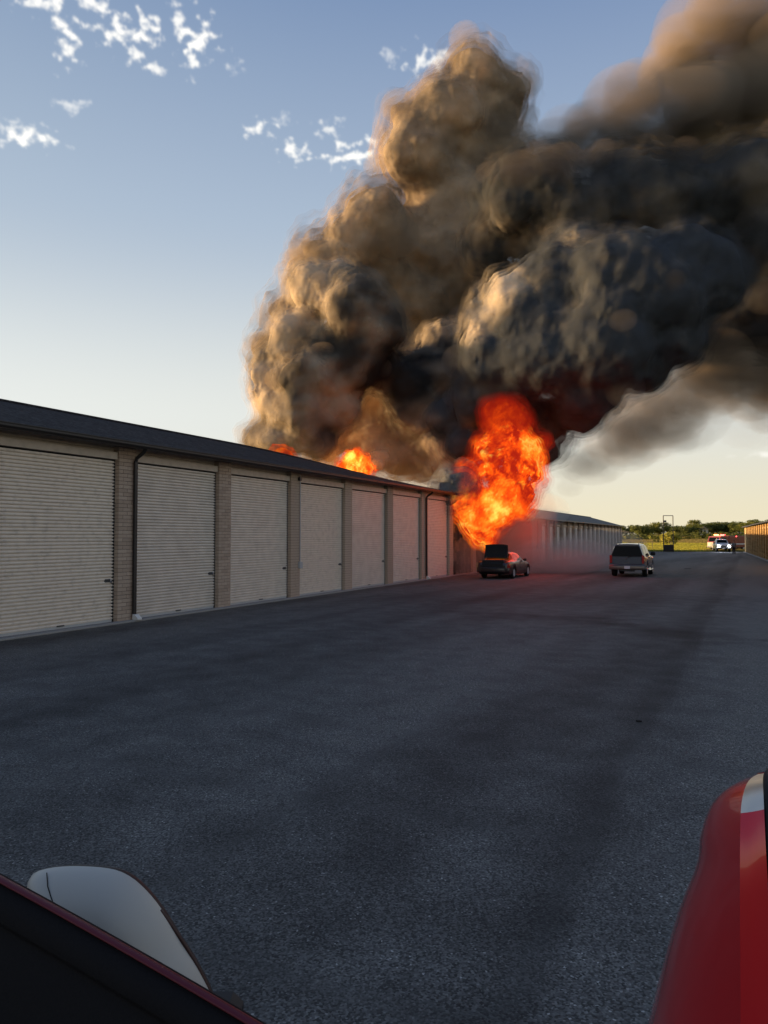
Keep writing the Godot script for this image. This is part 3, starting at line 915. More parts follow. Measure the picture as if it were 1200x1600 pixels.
# ================================================================ vehicles
# A body is lofted from stations [z, bottom, belt, top, half width, half width of the roof]; +z is the rear, -z the front.
class Body:
	var st := []
	var arches := []      # [z of the axle, height, radius]
	var rake := 0.0       # how far the rear leans forward per metre above the belt
	var rear := 0.0
	func at(z: float) -> Array:
		var k := 0
		while k < st.size() - 2 and st[k + 1][0] < z: k += 1
		var a: Array = st[k]; var b: Array = st[k + 1]
		var t := clampf((z - a[0]) / (b[0] - a[0]), 0.0, 1.0)
		t = t * t * (3.0 - 2.0 * t) * 0.5 + t * 0.5
		var o := []
		for i in range(1, 6): o.append(lerpf(a[i], b[i], t))
		for q in arches:
			var d: float = absf(z - q[0])
			if d < q[2]: o[0] = maxf(o[0], q[1] + sqrt(q[2] * q[2] - d * d))
		return o
	func half(z: float) -> PackedVector3Array:
		var s := at(z)
		var yb: float = s[0]; var yl: float = s[1]; var yt: float = s[2]; var w: float = s[3]; var wt: float = s[4]
		var p := PackedVector3Array()
		p.append(Vector3(w * 0.90, yb, z))
		p.append(Vector3(w * 0.985, lerpf(yb, yl, 0.12), z))
		p.append(Vector3(w, lerpf(yb, yl, 0.45), z))
		p.append(Vector3(w * 0.995, lerpf(yb, yl, 0.72), z))
		p.append(Vector3(w * 0.965, yl - 0.02, z))
		p.append(Vector3(w * 0.935, yl + 0.02, z))
		p.append(Vector3(lerpf(w * 0.935, wt, 0.35), lerpf(yl + 0.02, yt, 0.34), z))
		p.append(Vector3(lerpf(w * 0.935, wt, 0.75), lerpf(yl + 0.02, yt, 0.72), z))
		p.append(Vector3(wt, lerpf(yl, yt, 0.90), z))
		p.append(Vector3(wt - 0.07, yt, z))
		p.append(Vector3(wt * 0.5, yt + 0.022, z))
		p.append(Vector3(0, yt + 0.03, z))
		for i in p.size():
			var wgt := clampf(1.0 - (rear - z) / 0.5, 0.0, 1.0)
			p[i].z -= wgt * rake * maxf(0.0, p[i].y - yl)
		return p
	func on(z: float, k: float, side: float) -> Vector3:   # k: place along the half outline
		var h := half(z)
		var i := clampi(int(k), 0, h.size() - 2)
		var p := h[i].lerp(h[i + 1], k - i)
		return Vector3(p.x * side, p.y, p.z)
	func shell() -> ArrayMesh:
		var b := MB.new()
		var rows := []
		var z0: float = st[0][0]; var z1: float = st[-1][0]
		var n := int((z1 - z0) / 0.045)
		for i in n + 1:
			var h := half(lerpf(z0, z1, float(i) / n))
			var row := PackedVector3Array()
			for k in h.size(): row.append(Vector3(-h[k].x, h[k].y, h[k].z))
			for k in range(h.size() - 2, -1, -1): row.append(h[k])
			rows.append(row)
		b.grid(rows, false, true)
		b.face(rows[0])
		var f: PackedVector3Array = rows[-1].duplicate(); f.reverse()
		b.face(f)
		# floor
		var fl := []
		for q in rows: fl.append(PackedVector3Array([q[0], q[-1]]))
		b.grid(fl)
		return b.mesh()
	func patch(z0: float, z1: float, k0: float, k1: float, side: float, off: float, lean0 := 0.0, lean1 := 0.0) -> ArrayMesh:
		var b := MB.new()
		var rows := []
		for i in 9:
			var row := PackedVector3Array()
			for j in 7:
				var u := j / 6.0
				var z := lerpf(z0 + lean0 * u, z1 + lean1 * u, i / 8.0)
				var k := lerpf(k0, k1, u)
				var p := on(z, k, side)
				var dz := on(z + 0.03, k, side) - on(z - 0.03, k, side)
				var dk := on(z, k + 0.1, side) - on(z, k - 0.1, side)
				var nn := dz.cross(dk).normalized()
				if nn.x * side < 0.0 and absf(nn.x) > 0.2 or nn.y < -0.3: nn = -nn
				row.append(p + nn * off)
			rows.append(row)
		b.grid(rows, false, side < 0.0)
		return b.mesh()
	func top_patch(z0: float, z1: float, k: float, off: float) -> ArrayMesh:   # across the car between two stations, from outline place k on one side to the other
		var b := MB.new()
		var rows := []
		for i in 9:
			var z := lerpf(z0, z1, i / 8.0)
			var row := PackedVector3Array()
			for j in 13:
				var s := j / 6.0 - 1.0
				var p := on(z, lerpf(10.99, k, absf(s)), signf(s) if s != 0.0 else 1.0)
				var q := on(z + 0.05, 10.5, 1.0) - on(z - 0.05, 10.5, 1.0)
				var nn := Vector3(0, q.z, -q.y).normalized()
				row.append(p + nn * off)
			rows.append(row)
		b.grid(rows, false, true)
		return b.mesh()

func wheel(t: Node3D, at: Vector3, r: float, w: float, side: float, spokes := 7):
	var o := Node3D.new()
	o.name = "wheel"; t.add_child(o, true)
	o.position = at
	var ty := MB.new()
	ty.lathe(PackedVector2Array([Vector2(-w * 0.5, r * 0.62), Vector2(-w * 0.5, r * 0.9), Vector2(-w * 0.40, r * 0.985), Vector2(-w * 0.2, r), Vector2(w * 0.2, r), Vector2(w * 0.40, r * 0.985), Vector2(w * 0.5, r * 0.9), Vector2(w * 0.5, r * 0.62), Vector2(w * 0.2, r * 0.6), Vector2(-w * 0.2, r * 0.6), Vector2(-w * 0.5, r * 0.62)]), Vector3.RIGHT, Vector3.ZERO, 28)
	part("tyre", ty.mesh(), M.tyre, o)
	var rm := MB.new()
	rm.lathe(PackedVector2Array([Vector2(-0.02, 0.001), Vector2(-0.02, r * 0.6), Vector2(0.0, r * 0.64), Vector2(0.012, r * 0.6), Vector2(-0.005, r * 0.55), Vector2(-0.03, r * 0.54)]), Vector3(side, 0, 0), Vector3(side * w * 0.46, 0, 0), 24)
	rm.lathe(PackedVector2Array([Vector2(-0.03, r * 0.17), Vector2(0.01, r * 0.16), Vector2(0.016, r * 0.1), Vector2(0.018, 0.001)]), Vector3(side, 0, 0), Vector3(side * w * 0.46, 0, 0), 16)
	for k in spokes:
		var a := TAU * k / spokes
		rm.box(Vector3(side * w * 0.46, sin(a) * r * 0.35, cos(a) * r * 0.35), Vector3(0.02, r * 0.13, r * 0.46), 0.006, Basis(Vector3.RIGHT, -a))
	part("rim", rm.mesh(), M.rim, o)

func seam(bd: Body, z: float, side: float) -> ArrayMesh:
	var pts := PackedVector3Array()
	for k in 9: pts.append(bd.on(z, 0.6 + k * 0.55, side))
	var b := MB.new()
	b.tube(pts, 0.006, 4, false)
	return b.mesh()

func sedan():
	var t := thing("parked_car", Vector3(-11.62, 0, -41.5), deg_to_rad(-1.0))
	tag(t, "dark maroon sedan with its boot lid raised, parked by the flames", "car")
	var bd := Body.new()
	bd.rear = 2.4
	bd.st = [[-2.48, 0.30, 0.52, 0.56, 0.62, 0.52], [-2.36, 0.22, 0.62, 0.68, 0.80, 0.68], [-1.9, 0.20, 0.74, 0.80, 0.89, 0.74], [-1.15, 0.20, 0.84, 0.92, 0.92, 0.74], [-0.95, 0.20, 0.86, 0.98, 0.92, 0.72], [-0.25, 0.20, 0.89, 1.36, 0.925, 0.60], [0.35, 0.20, 0.90, 1.41, 0.925, 0.59], [0.95, 0.20, 0.91, 1.36, 0.925, 0.59], [1.62, 0.21, 0.93, 1.02, 0.92, 0.66], [1.75, 0.22, 0.93, 0.99, 0.915, 0.72], [2.2, 0.25, 0.90, 0.95, 0.88, 0.70], [2.36, 0.30, 0.84, 0.87, 0.82, 0.66], [2.42, 0.36, 0.72, 0.74, 0.74, 0.60]]
	bd.arches = [[-1.52, 0.30, 0.36], [1.38, 0.30, 0.36]]
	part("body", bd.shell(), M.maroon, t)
	for s in [-1.0, 1.0]:
		part("door_window", bd.patch(-0.55, 0.22, 5.3, 7.7, s, 0.008, 0.32, 0.0), M.glass, t)
		part("door_window", bd.patch(0.28, 1.06, 5.3, 7.7, s, 0.008, 0.0, -0.22), M.glass, t)
		part("door_seam", seam(bd, 0.25, s), M.rubber, t)
		part("door_seam", seam(bd, -0.75, s), M.rubber, t)
		part("side_moulding", bd.patch(-1.1, 0.98, 1.55, 1.95, s, 0.014), M.dark_metal, t)
		part("door_handle", box_mesh(bd.on(0.10, 3.7, s) + Vector3(s * 0.02, 0, 0), Vector3(0.03, 0.035, 0.2), 0.01), M.maroon, t)
		part("wing_mirror", box_mesh(bd.on(-0.55, 5.2, s) + Vector3(s * 0.12, 0.06, 0), Vector3(0.22, 0.14, 0.12), 0.045), M.maroon, t)
		part("tail_light", bd.patch(2.05, 2.37, 2.3, 3.9, s, 0.010), M.tail_red, t)
		part("headlight", bd.patch(-2.44, -2.15, 2.6, 4.0, s, 0.010), M.rim, t)
		for z in [-1.52, 1.38]: wheel(t, Vector3(s * 0.80, 0.315, z), 0.315, 0.20, s)
	part("windscreen", bd.top_patch(-0.86, -0.34, 8.6, 0.008), M.glass, t)
	part("rear_window", bd.top_patch(1.06, 1.56, 8.6, 0.008), M.glass, t)
	var bump := MB.new()
	var rows := []
	for i in 15:
		var x := lerpf(-0.90, 0.90, i / 14.0)
		var z := 2.50 - 0.20 * pow(absf(x) / 0.9, 3.0)
		rows.append(PackedVector3Array([Vector3(x, 0.34, z - 0.14), Vector3(x, 0.34, z - 0.02), Vector3(x, 0.42, z), Vector3(x, 0.58, z), Vector3(x, 0.63, z - 0.03), Vector3(x, 0.63, z - 0.16)]))
	bump.grid(rows, false, true)
	part("rear_bumper", bump.mesh(), M.maroon, t)
	var strip := MB.new()
	rows = []
	for i in 15:
		var x := lerpf(-0.88, 0.88, i / 14.0)
		var z := 2.512 - 0.20 * pow(absf(x) / 0.9, 3.0)
		rows.append(PackedVector3Array([Vector3(x, 0.565, z - 0.02), Vector3(x, 0.575, z), Vector3(x, 0.60, z), Vector3(x, 0.61, z - 0.02)]))
	strip.grid(rows, false, true)
	part("bumper_strip", strip.mesh(), M.dark_metal, t)
	# open boot: dark well under its rim, lid hinged up under the rear window
	var well := MB.new()
	well.box(Vector3(0, 0.935, 2.06), Vector3(1.22, 0.17, 0.62), 0.03)
	part("boot_well", well.mesh(), M.black_plastic, t)
	part("rear_panel", box_mesh(Vector3(0, 0.74, 2.40), Vector3(1.16, 0.26, 0.06), 0.02), M.black_plastic, t)
	var lid := MB.new()
	rows = []
	for i in 9:
		var u := i / 8.0
		var row := PackedVector3Array()
		for j in 13:
			var x := lerpf(-0.66, 0.66, j / 12.0) * (1.0 - 0.04 * u)
			var crown := 0.05 * (1.0 - pow(absf(x) / 0.66, 2.2))
			row.append(Vector3(x, 1.12 + 0.70 * u + crown * u, 1.78 - 0.16 * u - 0.05 * sin(u * PI) - crown))
		rows.append(row)
	lid.grid(rows, false, true)
	var inner := []
	for q in rows:
		var row := PackedVector3Array()
		for p in q: row.append(p + Vector3(0, 0.0, 0.045))
		inner.append(row)
	var lining := MB.new()
	lining.grid(inner)
	part("lid_lining", lining.mesh(), M.rubber, t)
	for e in [0, rows.size() - 1]: lid.grid([rows[e], inner[e]])
	var l0 := PackedVector3Array(); var l1 := PackedVector3Array(); var l2 := PackedVector3Array(); var l3 := PackedVector3Array()
	for i in rows.size():
		l0.append(rows[i][0]); l1.append(inner[i][0]); l2.append(rows[i][-1]); l3.append(inner[i][-1])
	lid.grid([l0, l1]); lid.grid([l2, l3])
	part("boot_lid", lid.mesh(), M.maroon, t)
	for s in [-1.0, 1.0]:
		var hg := MB.new()
		hg.tube(PackedVector3Array([Vector3(s * 0.52, 0.92, 1.86), Vector3(s * 0.52, 1.02, 1.80), Vector3(s * 0.52, 1.2, 1.78)]), 0.014, 6)
		part("hinge", hg.mesh(), M.dark_metal, t)
	var ex := MB.new()
	ex.tube(PackedVector3Array([Vector3(0.5, 0.25, 2.2), Vector3(0.5, 0.25, 2.48)]), 0.03, 8)
	part("exhaust", ex.mesh(), M.dark_metal, t)

func suv():
	var t := thing("parked_car", Vector3(-5.31, 0, -46.6), deg_to_rad(-0.5))
	tag(t, "silver estate wagon seen from behind with dark rear window, in the drive", "car")
	var bd := Body.new()
	bd.rear = 2.5
	bd.rake = 0.16
	bd.st = [[-2.55, 0.42, 0.80, 0.86, 0.80, 0.66], [-2.45, 0.36, 0.94, 1.00, 0.93, 0.78], [-1.9, 0.36, 1.06, 1.12, 0.98, 0.82], [-1.2, 0.36, 1.10, 1.18, 0.985, 0.82], [-1.0, 0.36, 1.11, 1.24, 0.985, 0.80], [-0.35, 0.36, 1.12, 1.80, 0.985, 0.70], [0.4, 0.36, 1.13, 1.87, 0.985, 0.70], [1.6, 0.36, 1.13, 1.87, 0.985, 0.70], [2.38, 0.40, 1.13, 1.84, 0.975, 0.69], [2.48, 0.44, 1.12, 1.78, 0.95, 0.67]]
	bd.arches = [[-1.62, 0.38, 0.44], [1.34, 0.38, 0.44]]
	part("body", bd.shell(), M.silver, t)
	for s in [-1.0, 1.0]:
		part("door_window", bd.patch(-0.72, 0.05, 5.3, 8.0, s, 0.009, 0.38, 0.0), M.glass, t)
		part("door_window", bd.patch(0.13, 0.98, 5.3, 8.0, s, 0.009), M.glass, t)
		part("side_window", bd.patch(1.08, 2.22, 5.3, 8.0, s, 0.009, 0.0, -0.06), M.glass, t)
		part("door_seam", seam(bd, 0.09, s), M.rubber, t)
		part("door_seam", seam(bd, 1.02, s), M.rubber, t)
		part("door_seam", seam(bd, -0.92, s), M.rubber, t)
		part("lower_cladding", bd.patch(-1.14, 0.88, 0.2, 1.5, s, 0.016), M.pewter, t)
		part("side_moulding", bd.patch(-1.14, 0.88, 1.75, 2.1, s, 0.022), M.chrome, t)
		part("running_board", box_mesh(Vector3(s * 0.98, 0.36, -0.13), Vector3(0.16, 0.05, 1.9), 0.015), M.chrome, t)
		part("wing_mirror", box_mesh(bd.on(-0.68, 5.4, s) + Vector3(s * 0.18, 0.08, 0), Vector3(0.28, 0.21, 0.13), 0.05), M.black_plastic, t)
		part("door_handle", box_mesh(bd.on(-0.05, 3.9, s) + Vector3(s * 0.02, 0, 0), Vector3(0.03, 0.04, 0.2), 0.01), M.chrome, t)
		part("tail_light", box_mesh(Vector3(s * 0.87, 1.0, 2.445), Vector3(0.15, 0.46, 0.11), 0.03), M.tail_red, t)
		part("roof_rail", rail(s), M.dark_metal, t)
		part("headlight", bd.patch(-2.5, -2.3, 3.0, 4.0, s, 0.01), M.rim, t)
		for z in [-1.62, 1.34]: wheel(t, Vector3(s * 0.84, 0.39, z), 0.39, 0.26, s, 6)
	part("windscreen", bd.top_patch(-0.92, -0.44, 8.8, 0.009), M.glass, t)
	# rear: window, tailgate seams, handle, plate, bumper, wiper
	var win := MB.new()
	var rows := []
	for i in 7:
		var u := i / 6.0
		var y := 1.17 + u * 0.58
		var hw := lerpf(0.83, 0.64, pow(u, 1.2))
		var row := PackedVector3Array()
		for j in 9:
			var x := lerpf(-hw, hw, j / 8.0)
			row.append(Vector3(x, y, 2.498 - 0.16 * (y - 1.12) - 0.03 * x * x + 0.012))
		rows.append(row)
	win.grid(rows)
	part("rear_window", win.mesh(), M.glass, t)
	part("tailgate", box_mesh(Vector3(0, 0.93, 2.47), Vector3(1.56, 0.42, 0.06), 0.02), M.silver, t)
	var hd := MB.new()
	hd.box(Vector3(0.0, 0.80, 2.51), Vector3(0.24, 0.07, 0.03), 0.014)
	part("tailgate_handle", hd.mesh(), M.chrome, t)
	var wi := MB.new()
	wi.tube(PackedVector3Array([Vector3(0.08, 1.13, 2.53), Vector3(0.24, 1.17, 2.53), Vector3(0.42, 1.20, 2.525)]), 0.014, 6)
	wi.box(Vector3(0.10, 1.12, 2.52), Vector3(0.07, 0.06, 0.05), 0.01)
	part("wiper", wi.mesh(), M.black_plastic, t)
	var bg := MB.new()
	bg.lathe(PackedVector2Array([Vector2(-0.01, 0.045), Vector2(0.012, 0.04), Vector2(0.016, 0.001)]), Vector3(0, 0, 1), Vector3(-0.02, 1.04, 2.50), 12)
	part("keyhole_cover", bg.mesh(), M.dark_metal, t)
	var bump := MB.new()
	rows = []
	for i in 17:
		var x := lerpf(-0.98, 0.98, i / 16.0)
		var z := 2.60 - 0.14 * pow(absf(x) / 0.98, 4.0)
		rows.append(PackedVector3Array([Vector3(x, 0.42, z - 0.2), Vector3(x, 0.42, z - 0.04), Vector3(x, 0.48, z - 0.01), Vector3(x, 0.60, z), Vector3(x, 0.64, z - 0.03), Vector3(x, 0.65, z - 0.2)]))
	bump.grid(rows, false, true)
	part("rear_bumper", bump.mesh(), M.pewter, t)
	var bt := MB.new()
	rows = []
	for i in 17:
		var x := lerpf(-0.97, 0.97, i / 16.0)
		var z := 2.61 - 0.14 * pow(absf(x) / 0.98, 4.0)
		rows.append(PackedVector3Array([Vector3(x, 0.646, z - 0.01), Vector3(x, 0.66, z), Vector3(x, 0.71, z - 0.01), Vector3(x, 0.72, z - 0.16)]))
	bt.grid(rows, false, true)
	part("bumper_step", bt.mesh(), M.silver, t)
	part("licence_plate", box_mesh(Vector3(0.02, 0.55, 2.61), Vector3(0.31, 0.155, 0.012), 0.003), M.plate, t)
	part("tow_bar", box_mesh(Vector3(0.02, 0.36, 2.45), Vector3(0.8, 0.08, 0.1), 0.02), M.dark_metal, t)
	var an := MB.new()
	an.tube(PackedVector3Array([Vector3(0.62, 1.1, -1.1), Vector3(0.62, 1.95, -1.0)]), 0.006, 5)
	part("aerial", an.mesh(), M.dark_metal, t)

func rail(s: float) -> ArrayMesh:
	var b := MB.new()
	b.tube(PackedVector3Array([Vector3(s * 0.60, 1.86, -0.1), Vector3(s * 0.60, 1.93, 0.05), Vector3(s * 0.60, 1.94, 1.0), Vector3(s * 0.60, 1.93, 2.0), Vector3(s * 0.60, 1.85, 2.15)]), 0.018, 6)
	return b.mesh()

func lamp_disc(r: float, th: float) -> ArrayMesh:
	var b := MB.new()
	b.lathe(PackedVector2Array([Vector2(0, 0.001), Vector2(0, r), Vector2(th * 0.6, r * 0.9), Vector2(th, r * 0.5), Vector2(th * 1.1, 0.001)]), Vector3(0, 0, -1), Vector3.ZERO, 14)
	return b.mesh()

func glow(r: float, g: float, b: float, e: float) -> StandardMaterial3D:
	var m := std(r * 0.5, g * 0.5, b * 0.5, 0.3)
	m.emission_enabled = true
	m.emission = lin(r, g, b)
	m.emission_energy_multiplier = e
	return m

func lamp_light(t: Node3D, at: Vector3, c: Color, e: float, size: float):
	var l := OmniLight3D.new()
	l.name = "lamp_light"
	l.light_color = c; l.light_energy = e; l.light_size = size
	l.omni_range = 30.0; l.omni_attenuation = 2.0
	l.shadow_enabled = true
	l.position = at
	t.add_child(l, true)

func pickup():
	# faces the camera: front is -z, turned round
	var t := thing("pickup_truck", Vector3(-1.3, 0, -123.4), deg_to_rad(180.0 + 8.0))
	tag(t, "white pickup truck with headlights on, facing down the drive", "truck")
	var bd := Body.new()
	bd.rear = 2.9
	bd.st = [[-2.75, 0.48, 0.92, 1.00, 0.84, 0.72], [-2.64, 0.42, 1.04, 1.10, 0.95, 0.82], [-1.9, 0.42, 1.12, 1.18, 0.98, 0.82], [-1.15, 0.42, 1.14, 1.20, 0.985, 0.82], [-0.95, 0.42, 1.14, 1.26, 0.985, 0.80], [-0.35, 0.42, 1.15, 1.80, 0.985, 0.70], [0.3, 0.42, 1.15, 1.86, 0.985, 0.70], [0.95, 0.42, 1.15, 1.84, 0.985, 0.70], [1.12, 0.42, 1.15, 1.24, 0.985, 0.78], [1.2, 0.42, 1.13, 1.16, 0.985, 0.84], [2.85, 0.46, 1.13, 1.16, 0.98, 0.84]]
	bd.arches = [[-1.78, 0.40, 0.46], [1.82, 0.40, 0.46]]
	part("body", bd.shell(), M.white_paint, t)
	for s in [-1.0, 1.0]:
		part("door_window", bd.patch(-0.68, 0.05, 5.3, 8.0, s, 0.009, 0.36, 0.0), M.glass, t)
		part("door_window", bd.patch(0.13, 0.92, 5.3, 8.0, s, 0.009), M.glass, t)
		part("wing_mirror", box_mesh(bd.on(-0.72, 5.4, s) + Vector3(s * 0.2, 0.1, 0), Vector3(0.26, 0.26, 0.13), 0.05), M.black_plastic, t)
		var lm := Node3D.new()
		lm.name = "headlight"; t.add_child(lm, true)
		lm.position = Vector3(s * 0.74, 0.86, -2.72)
		part("housing", box_mesh(Vector3(0, 0, 0.03), Vector3(0.36, 0.26, 0.1), 0.03), M.rim, lm)
		part("lamp", lamp_disc(0.12, 0.03), glow(0.92, 0.95, 1.0, 9.0), lm, Vector3(0, 0, -0.03))
		lamp_light(lm, Vector3(0, 0, -0.14), Color(0.92, 0.95, 1.0), 1.2, 0.1)
		for z in [-1.78, 1.82]: wheel(t, Vector3(s * 0.84, 0.40, z), 0.40, 0.27, s, 6)
	part("windscreen", bd.top_patch(-0.88, -0.42, 8.8, 0.009), M.glass, t)
	part("grille", box_mesh(Vector3(0, 0.84, -2.755), Vector3(1.05, 0.30, 0.06), 0.02), M.black_plastic, t)
	part("grille_bar", box_mesh(Vector3(0, 0.94, -2.79), Vector3(1.0, 0.06, 0.03), 0.01), M.chrome, t)
	part("front_bumper", box_mesh(Vector3(0, 0.55, -2.78), Vector3(1.9, 0.24, 0.2), 0.05), M.black_plastic, t)
	part("licence_plate", box_mesh(Vector3(0, 0.56, -2.89), Vector3(0.31, 0.155, 0.012), 0.003), M.plate, t)

func rescue_truck():
	var t := thing("rescue_truck", Vector3(-0.35, 0, -132.6), deg_to_rad(180.0 - 42.0))
	tag(t, "red emergency truck with lit roof bar, half hidden behind the white pickup", "truck")
	var cab := MB.new()
	cab.prism(PackedVector2Array([Vector2(0, 0.55), Vector2(2.1, 0.55), Vector2(2.1, 1.35), Vector2(1.75, 2.30), Vector2(0, 2.34)]), Vector3(-1.15, 0, -1.2), Vector3(0, 0, -1), Vector3.UP, Vector3(2.3, 0, 0))
	part("cab", cab.mesh(), M.fire_red, t)
	part("equipment_body", box_mesh(Vector3(0, 1.47, 1.35), Vector3(2.36, 1.86, 5.0), 0.05), M.fire_red, t)
	part("chassis", box_mesh(Vector3(0, 0.5, 0.6), Vector3(1.9, 0.2, 6.6), 0.03), M.dark_metal, t)
	part("windscreen", box_mesh(Vector3(0, 1.80, -3.13), Vector3(2.0, 0.72, 0.05), 0.02, Basis(Vector3.RIGHT, 0.35)), M.glass, t)
	part("front_bumper", box_mesh(Vector3(0, 0.62, -3.36), Vector3(2.3, 0.26, 0.25), 0.05), M.chrome, t)
	part("grille", box_mesh(Vector3(0, 1.05, -3.31), Vector3(1.1, 0.42, 0.06), 0.02), M.dark_metal, t)
	for s in [-1.0, 1.0]:
		part("door_window", box_mesh(Vector3(s * 1.153, 1.78, -2.2), Vector3(0.02, 0.6, 0.9), 0.004), M.glass, t)
		part("stripe", box_mesh(Vector3(s * 1.19, 1.08, 1.35), Vector3(0.014, 0.16, 4.8)), M.white_paint, t)
		for k in 3: part("locker_door", box_mesh(Vector3(s * 1.185, 1.65, 0.0 + k * 1.5), Vector3(0.02, 0.8, 1.3), 0.006), M.fire_red, t)
		part("wing_mirror", box_mesh(Vector3(s * 1.36, 1.75, -3.0), Vector3(0.16, 0.34, 0.1), 0.03), M.black_plastic, t)
		for z in [-2.3, 2.2]: wheel(t, Vector3(s * 0.95, 0.46, z), 0.46, 0.3, s, 6)
	part("light_bar_base", box_mesh(Vector3(0, 2.40, -1.9), Vector3(2.1, 0.10, 0.34), 0.02), M.dark_metal, t)
	var k := 0
	for x in [-0.85, -0.42, 0.42, 0.85]:
		var am: bool = x > 0.0
		var b := MB.new()
		b.box(Vector3(0, 0, 0), Vector3(0.36, 0.15, 0.28), 0.04)
		var lm := part("warning_light", b.mesh(), glow(1.0, 0.42, 0.06, 5.0) if am else glow(1.0, 0.05, 0.06, 3.0), t, Vector3(x, 2.53, -1.9))
		lamp_light(lm, Vector3(0, 0.0, -0.26), Color(1.0, 0.65, 0.3) if am else Color(1.0, 0.25, 0.25), 0.5, 0.12)
		k += 1
	for s in [-1.0, 1.0]:
		var fl := part("warning_light", box_mesh(Vector3.ZERO, Vector3(0.04, 0.14, 0.2), 0.015), glow(1.0, 0.06, 0.05, 4.0), t, Vector3(s * 1.2, 2.28, 0.4))
		fl = part("warning_light", box_mesh(Vector3.ZERO, Vector3(0.04, 0.14, 0.2), 0.015), glow(1.0, 0.06, 0.05, 4.0), t, Vector3(s * 1.2, 2.28, 3.2))

# ================================================================ soft shapes: a field on a grid, meshed as surface nets
func blob_field(blobs: Array, cell_: float, amp: float, puff: float, sd: int, squash := 1.0) -> Dictionary:
	# blobs: [x, y, z, radius]; amp: how far the puffs push the surface out and in; puff: size of the largest puffs in metres
	var lo := Vector3.INF; var hi := -Vector3.INF
	var margin := amp + 0.8
	for q in blobs:
		var c := Vector3(q[0], q[1], q[2]); var r: Vector3 = Vector3.ONE * (q[3] + margin)
		lo = lo.min(c - r); hi = hi.max(c + r)
	var n := Vector3i(((hi - lo) / cell_).ceil()) + Vector3i.ONE
	var vals := PackedFloat32Array()
	vals.resize(n.x * n.y * n.z)
	vals.fill(-9.0)
	var soft := 0.9
	for q in blobs:
		var c := (Vector3(q[0], q[1], q[2]) - lo) / cell_
		var r: float = q[3] / cell_
		var reach: Vector3 = Vector3.ONE * (r + margin / cell_)
		var a := Vector3i((c - reach).ceil()).clamp(Vector3i.ZERO, n - Vector3i.ONE)
		var z := Vector3i((c + reach).floor()).clamp(Vector3i.ZERO, n - Vector3i.ONE)
		for k in range(a.z, z.z + 1):
			var dz := k - c.z
			for j in range(a.y, z.y + 1):
				var dy := j - c.y
				var row := (k * n.y + j) * n.x
				var s := dz * dz + dy * dy
				for i in range(a.x, z.x + 1):
					var dx := i - c.x
					var v := (r - sqrt(s + dx * dx)) * cell_
					var o := vals[row + i]
					var h := soft - absf(v - o)
					vals[row + i] = maxf(v, o) + (h * h * 0.25 / soft if h > 0.0 else 0.0)
	if amp > 0.0:
		var fn := FastNoiseLite.new()
		fn.seed = sd; fn.noise_type = FastNoiseLite.TYPE_CELLULAR
		fn.cellular_return_type = FastNoiseLite.RETURN_DISTANCE
		fn.cellular_distance_function = FastNoiseLite.DISTANCE_EUCLIDEAN_SQUARED
		fn.frequency = cell_ / puff
		fn.fractal_type = FastNoiseLite.FRACTAL_FBM; fn.fractal_octaves = 3; fn.fractal_gain = 0.48; fn.fractal_lacunarity = 2.2
		fn.domain_warp_enabled = true; fn.domain_warp_amplitude = puff / cell_ * 0.3; fn.domain_warp_frequency = cell_ / puff * 0.8
		var img := fn.get_image_3d(n.x, n.y, n.z, false, false)
		for k in n.z:
			var by: PackedByteArray = img[k].get_data()
			var base := k * n.x * n.y
			for i in n.x * n.y:
				var v := vals[base + i]
				if v > -8.0: vals[base + i] = v + amp * (0.30 - by[i] / 120.0)
	return {"n": n, "lo": lo, "cell": cell_, "v": vals}

func bone_field(bones: Array, cell_: float, soft: float) -> Dictionary:   # bones: [from, to, radius, radius]
	var lo := Vector3.INF; var hi := -Vector3.INF
	for q in bones:
		var m: Vector3 = Vector3.ONE * (maxf(q[2], q[3]) + soft + 2.0 * cell_)
		lo = lo.min(q[0] - m).min(q[1] - m); hi = hi.max(q[0] + m).max(q[1] + m)
	var n := Vector3i(((hi - lo) / cell_).ceil()) + Vector3i.ONE
	var vals := PackedFloat32Array()
	vals.resize(n.x * n.y * n.z)
	vals.fill(-1.0)
	for q in bones:
		var p: Vector3 = q[0]; var d: Vector3 = q[1] - q[0]
		var m: Vector3 = Vector3.ONE * (maxf(q[2], q[3]) + soft + cell_)
		var a := Vector3i(((p.min(q[1]) - m - lo) / cell_).ceil()).clamp(Vector3i.ZERO, n - Vector3i.ONE)
		var z := Vector3i(((p.max(q[1]) + m - lo) / cell_).floor()).clamp(Vector3i.ZERO, n - Vector3i.ONE)
		var dd := maxf(d.dot(d), 1e-9)
		for k in range(a.z, z.z + 1):
			for j in range(a.y, z.y + 1):
				for i in range(a.x, z.x + 1):
					var w := lo + Vector3(i, j, k) * cell_ - p
					var t := clampf(w.dot(d) / dd, 0.0, 1.0)
					var v: float = lerpf(q[2], q[3], t) - (w - d * t).length()
					var at_ := (k * n.y + j) * n.x + i
					var o := vals[at_]
					var h := soft - absf(v - o)
					vals[at_] = maxf(v, o) + (h * h * 0.25 / soft if h > 0.0 else 0.0)
	return {"n": n, "lo": lo, "cell": cell_, "v": vals}

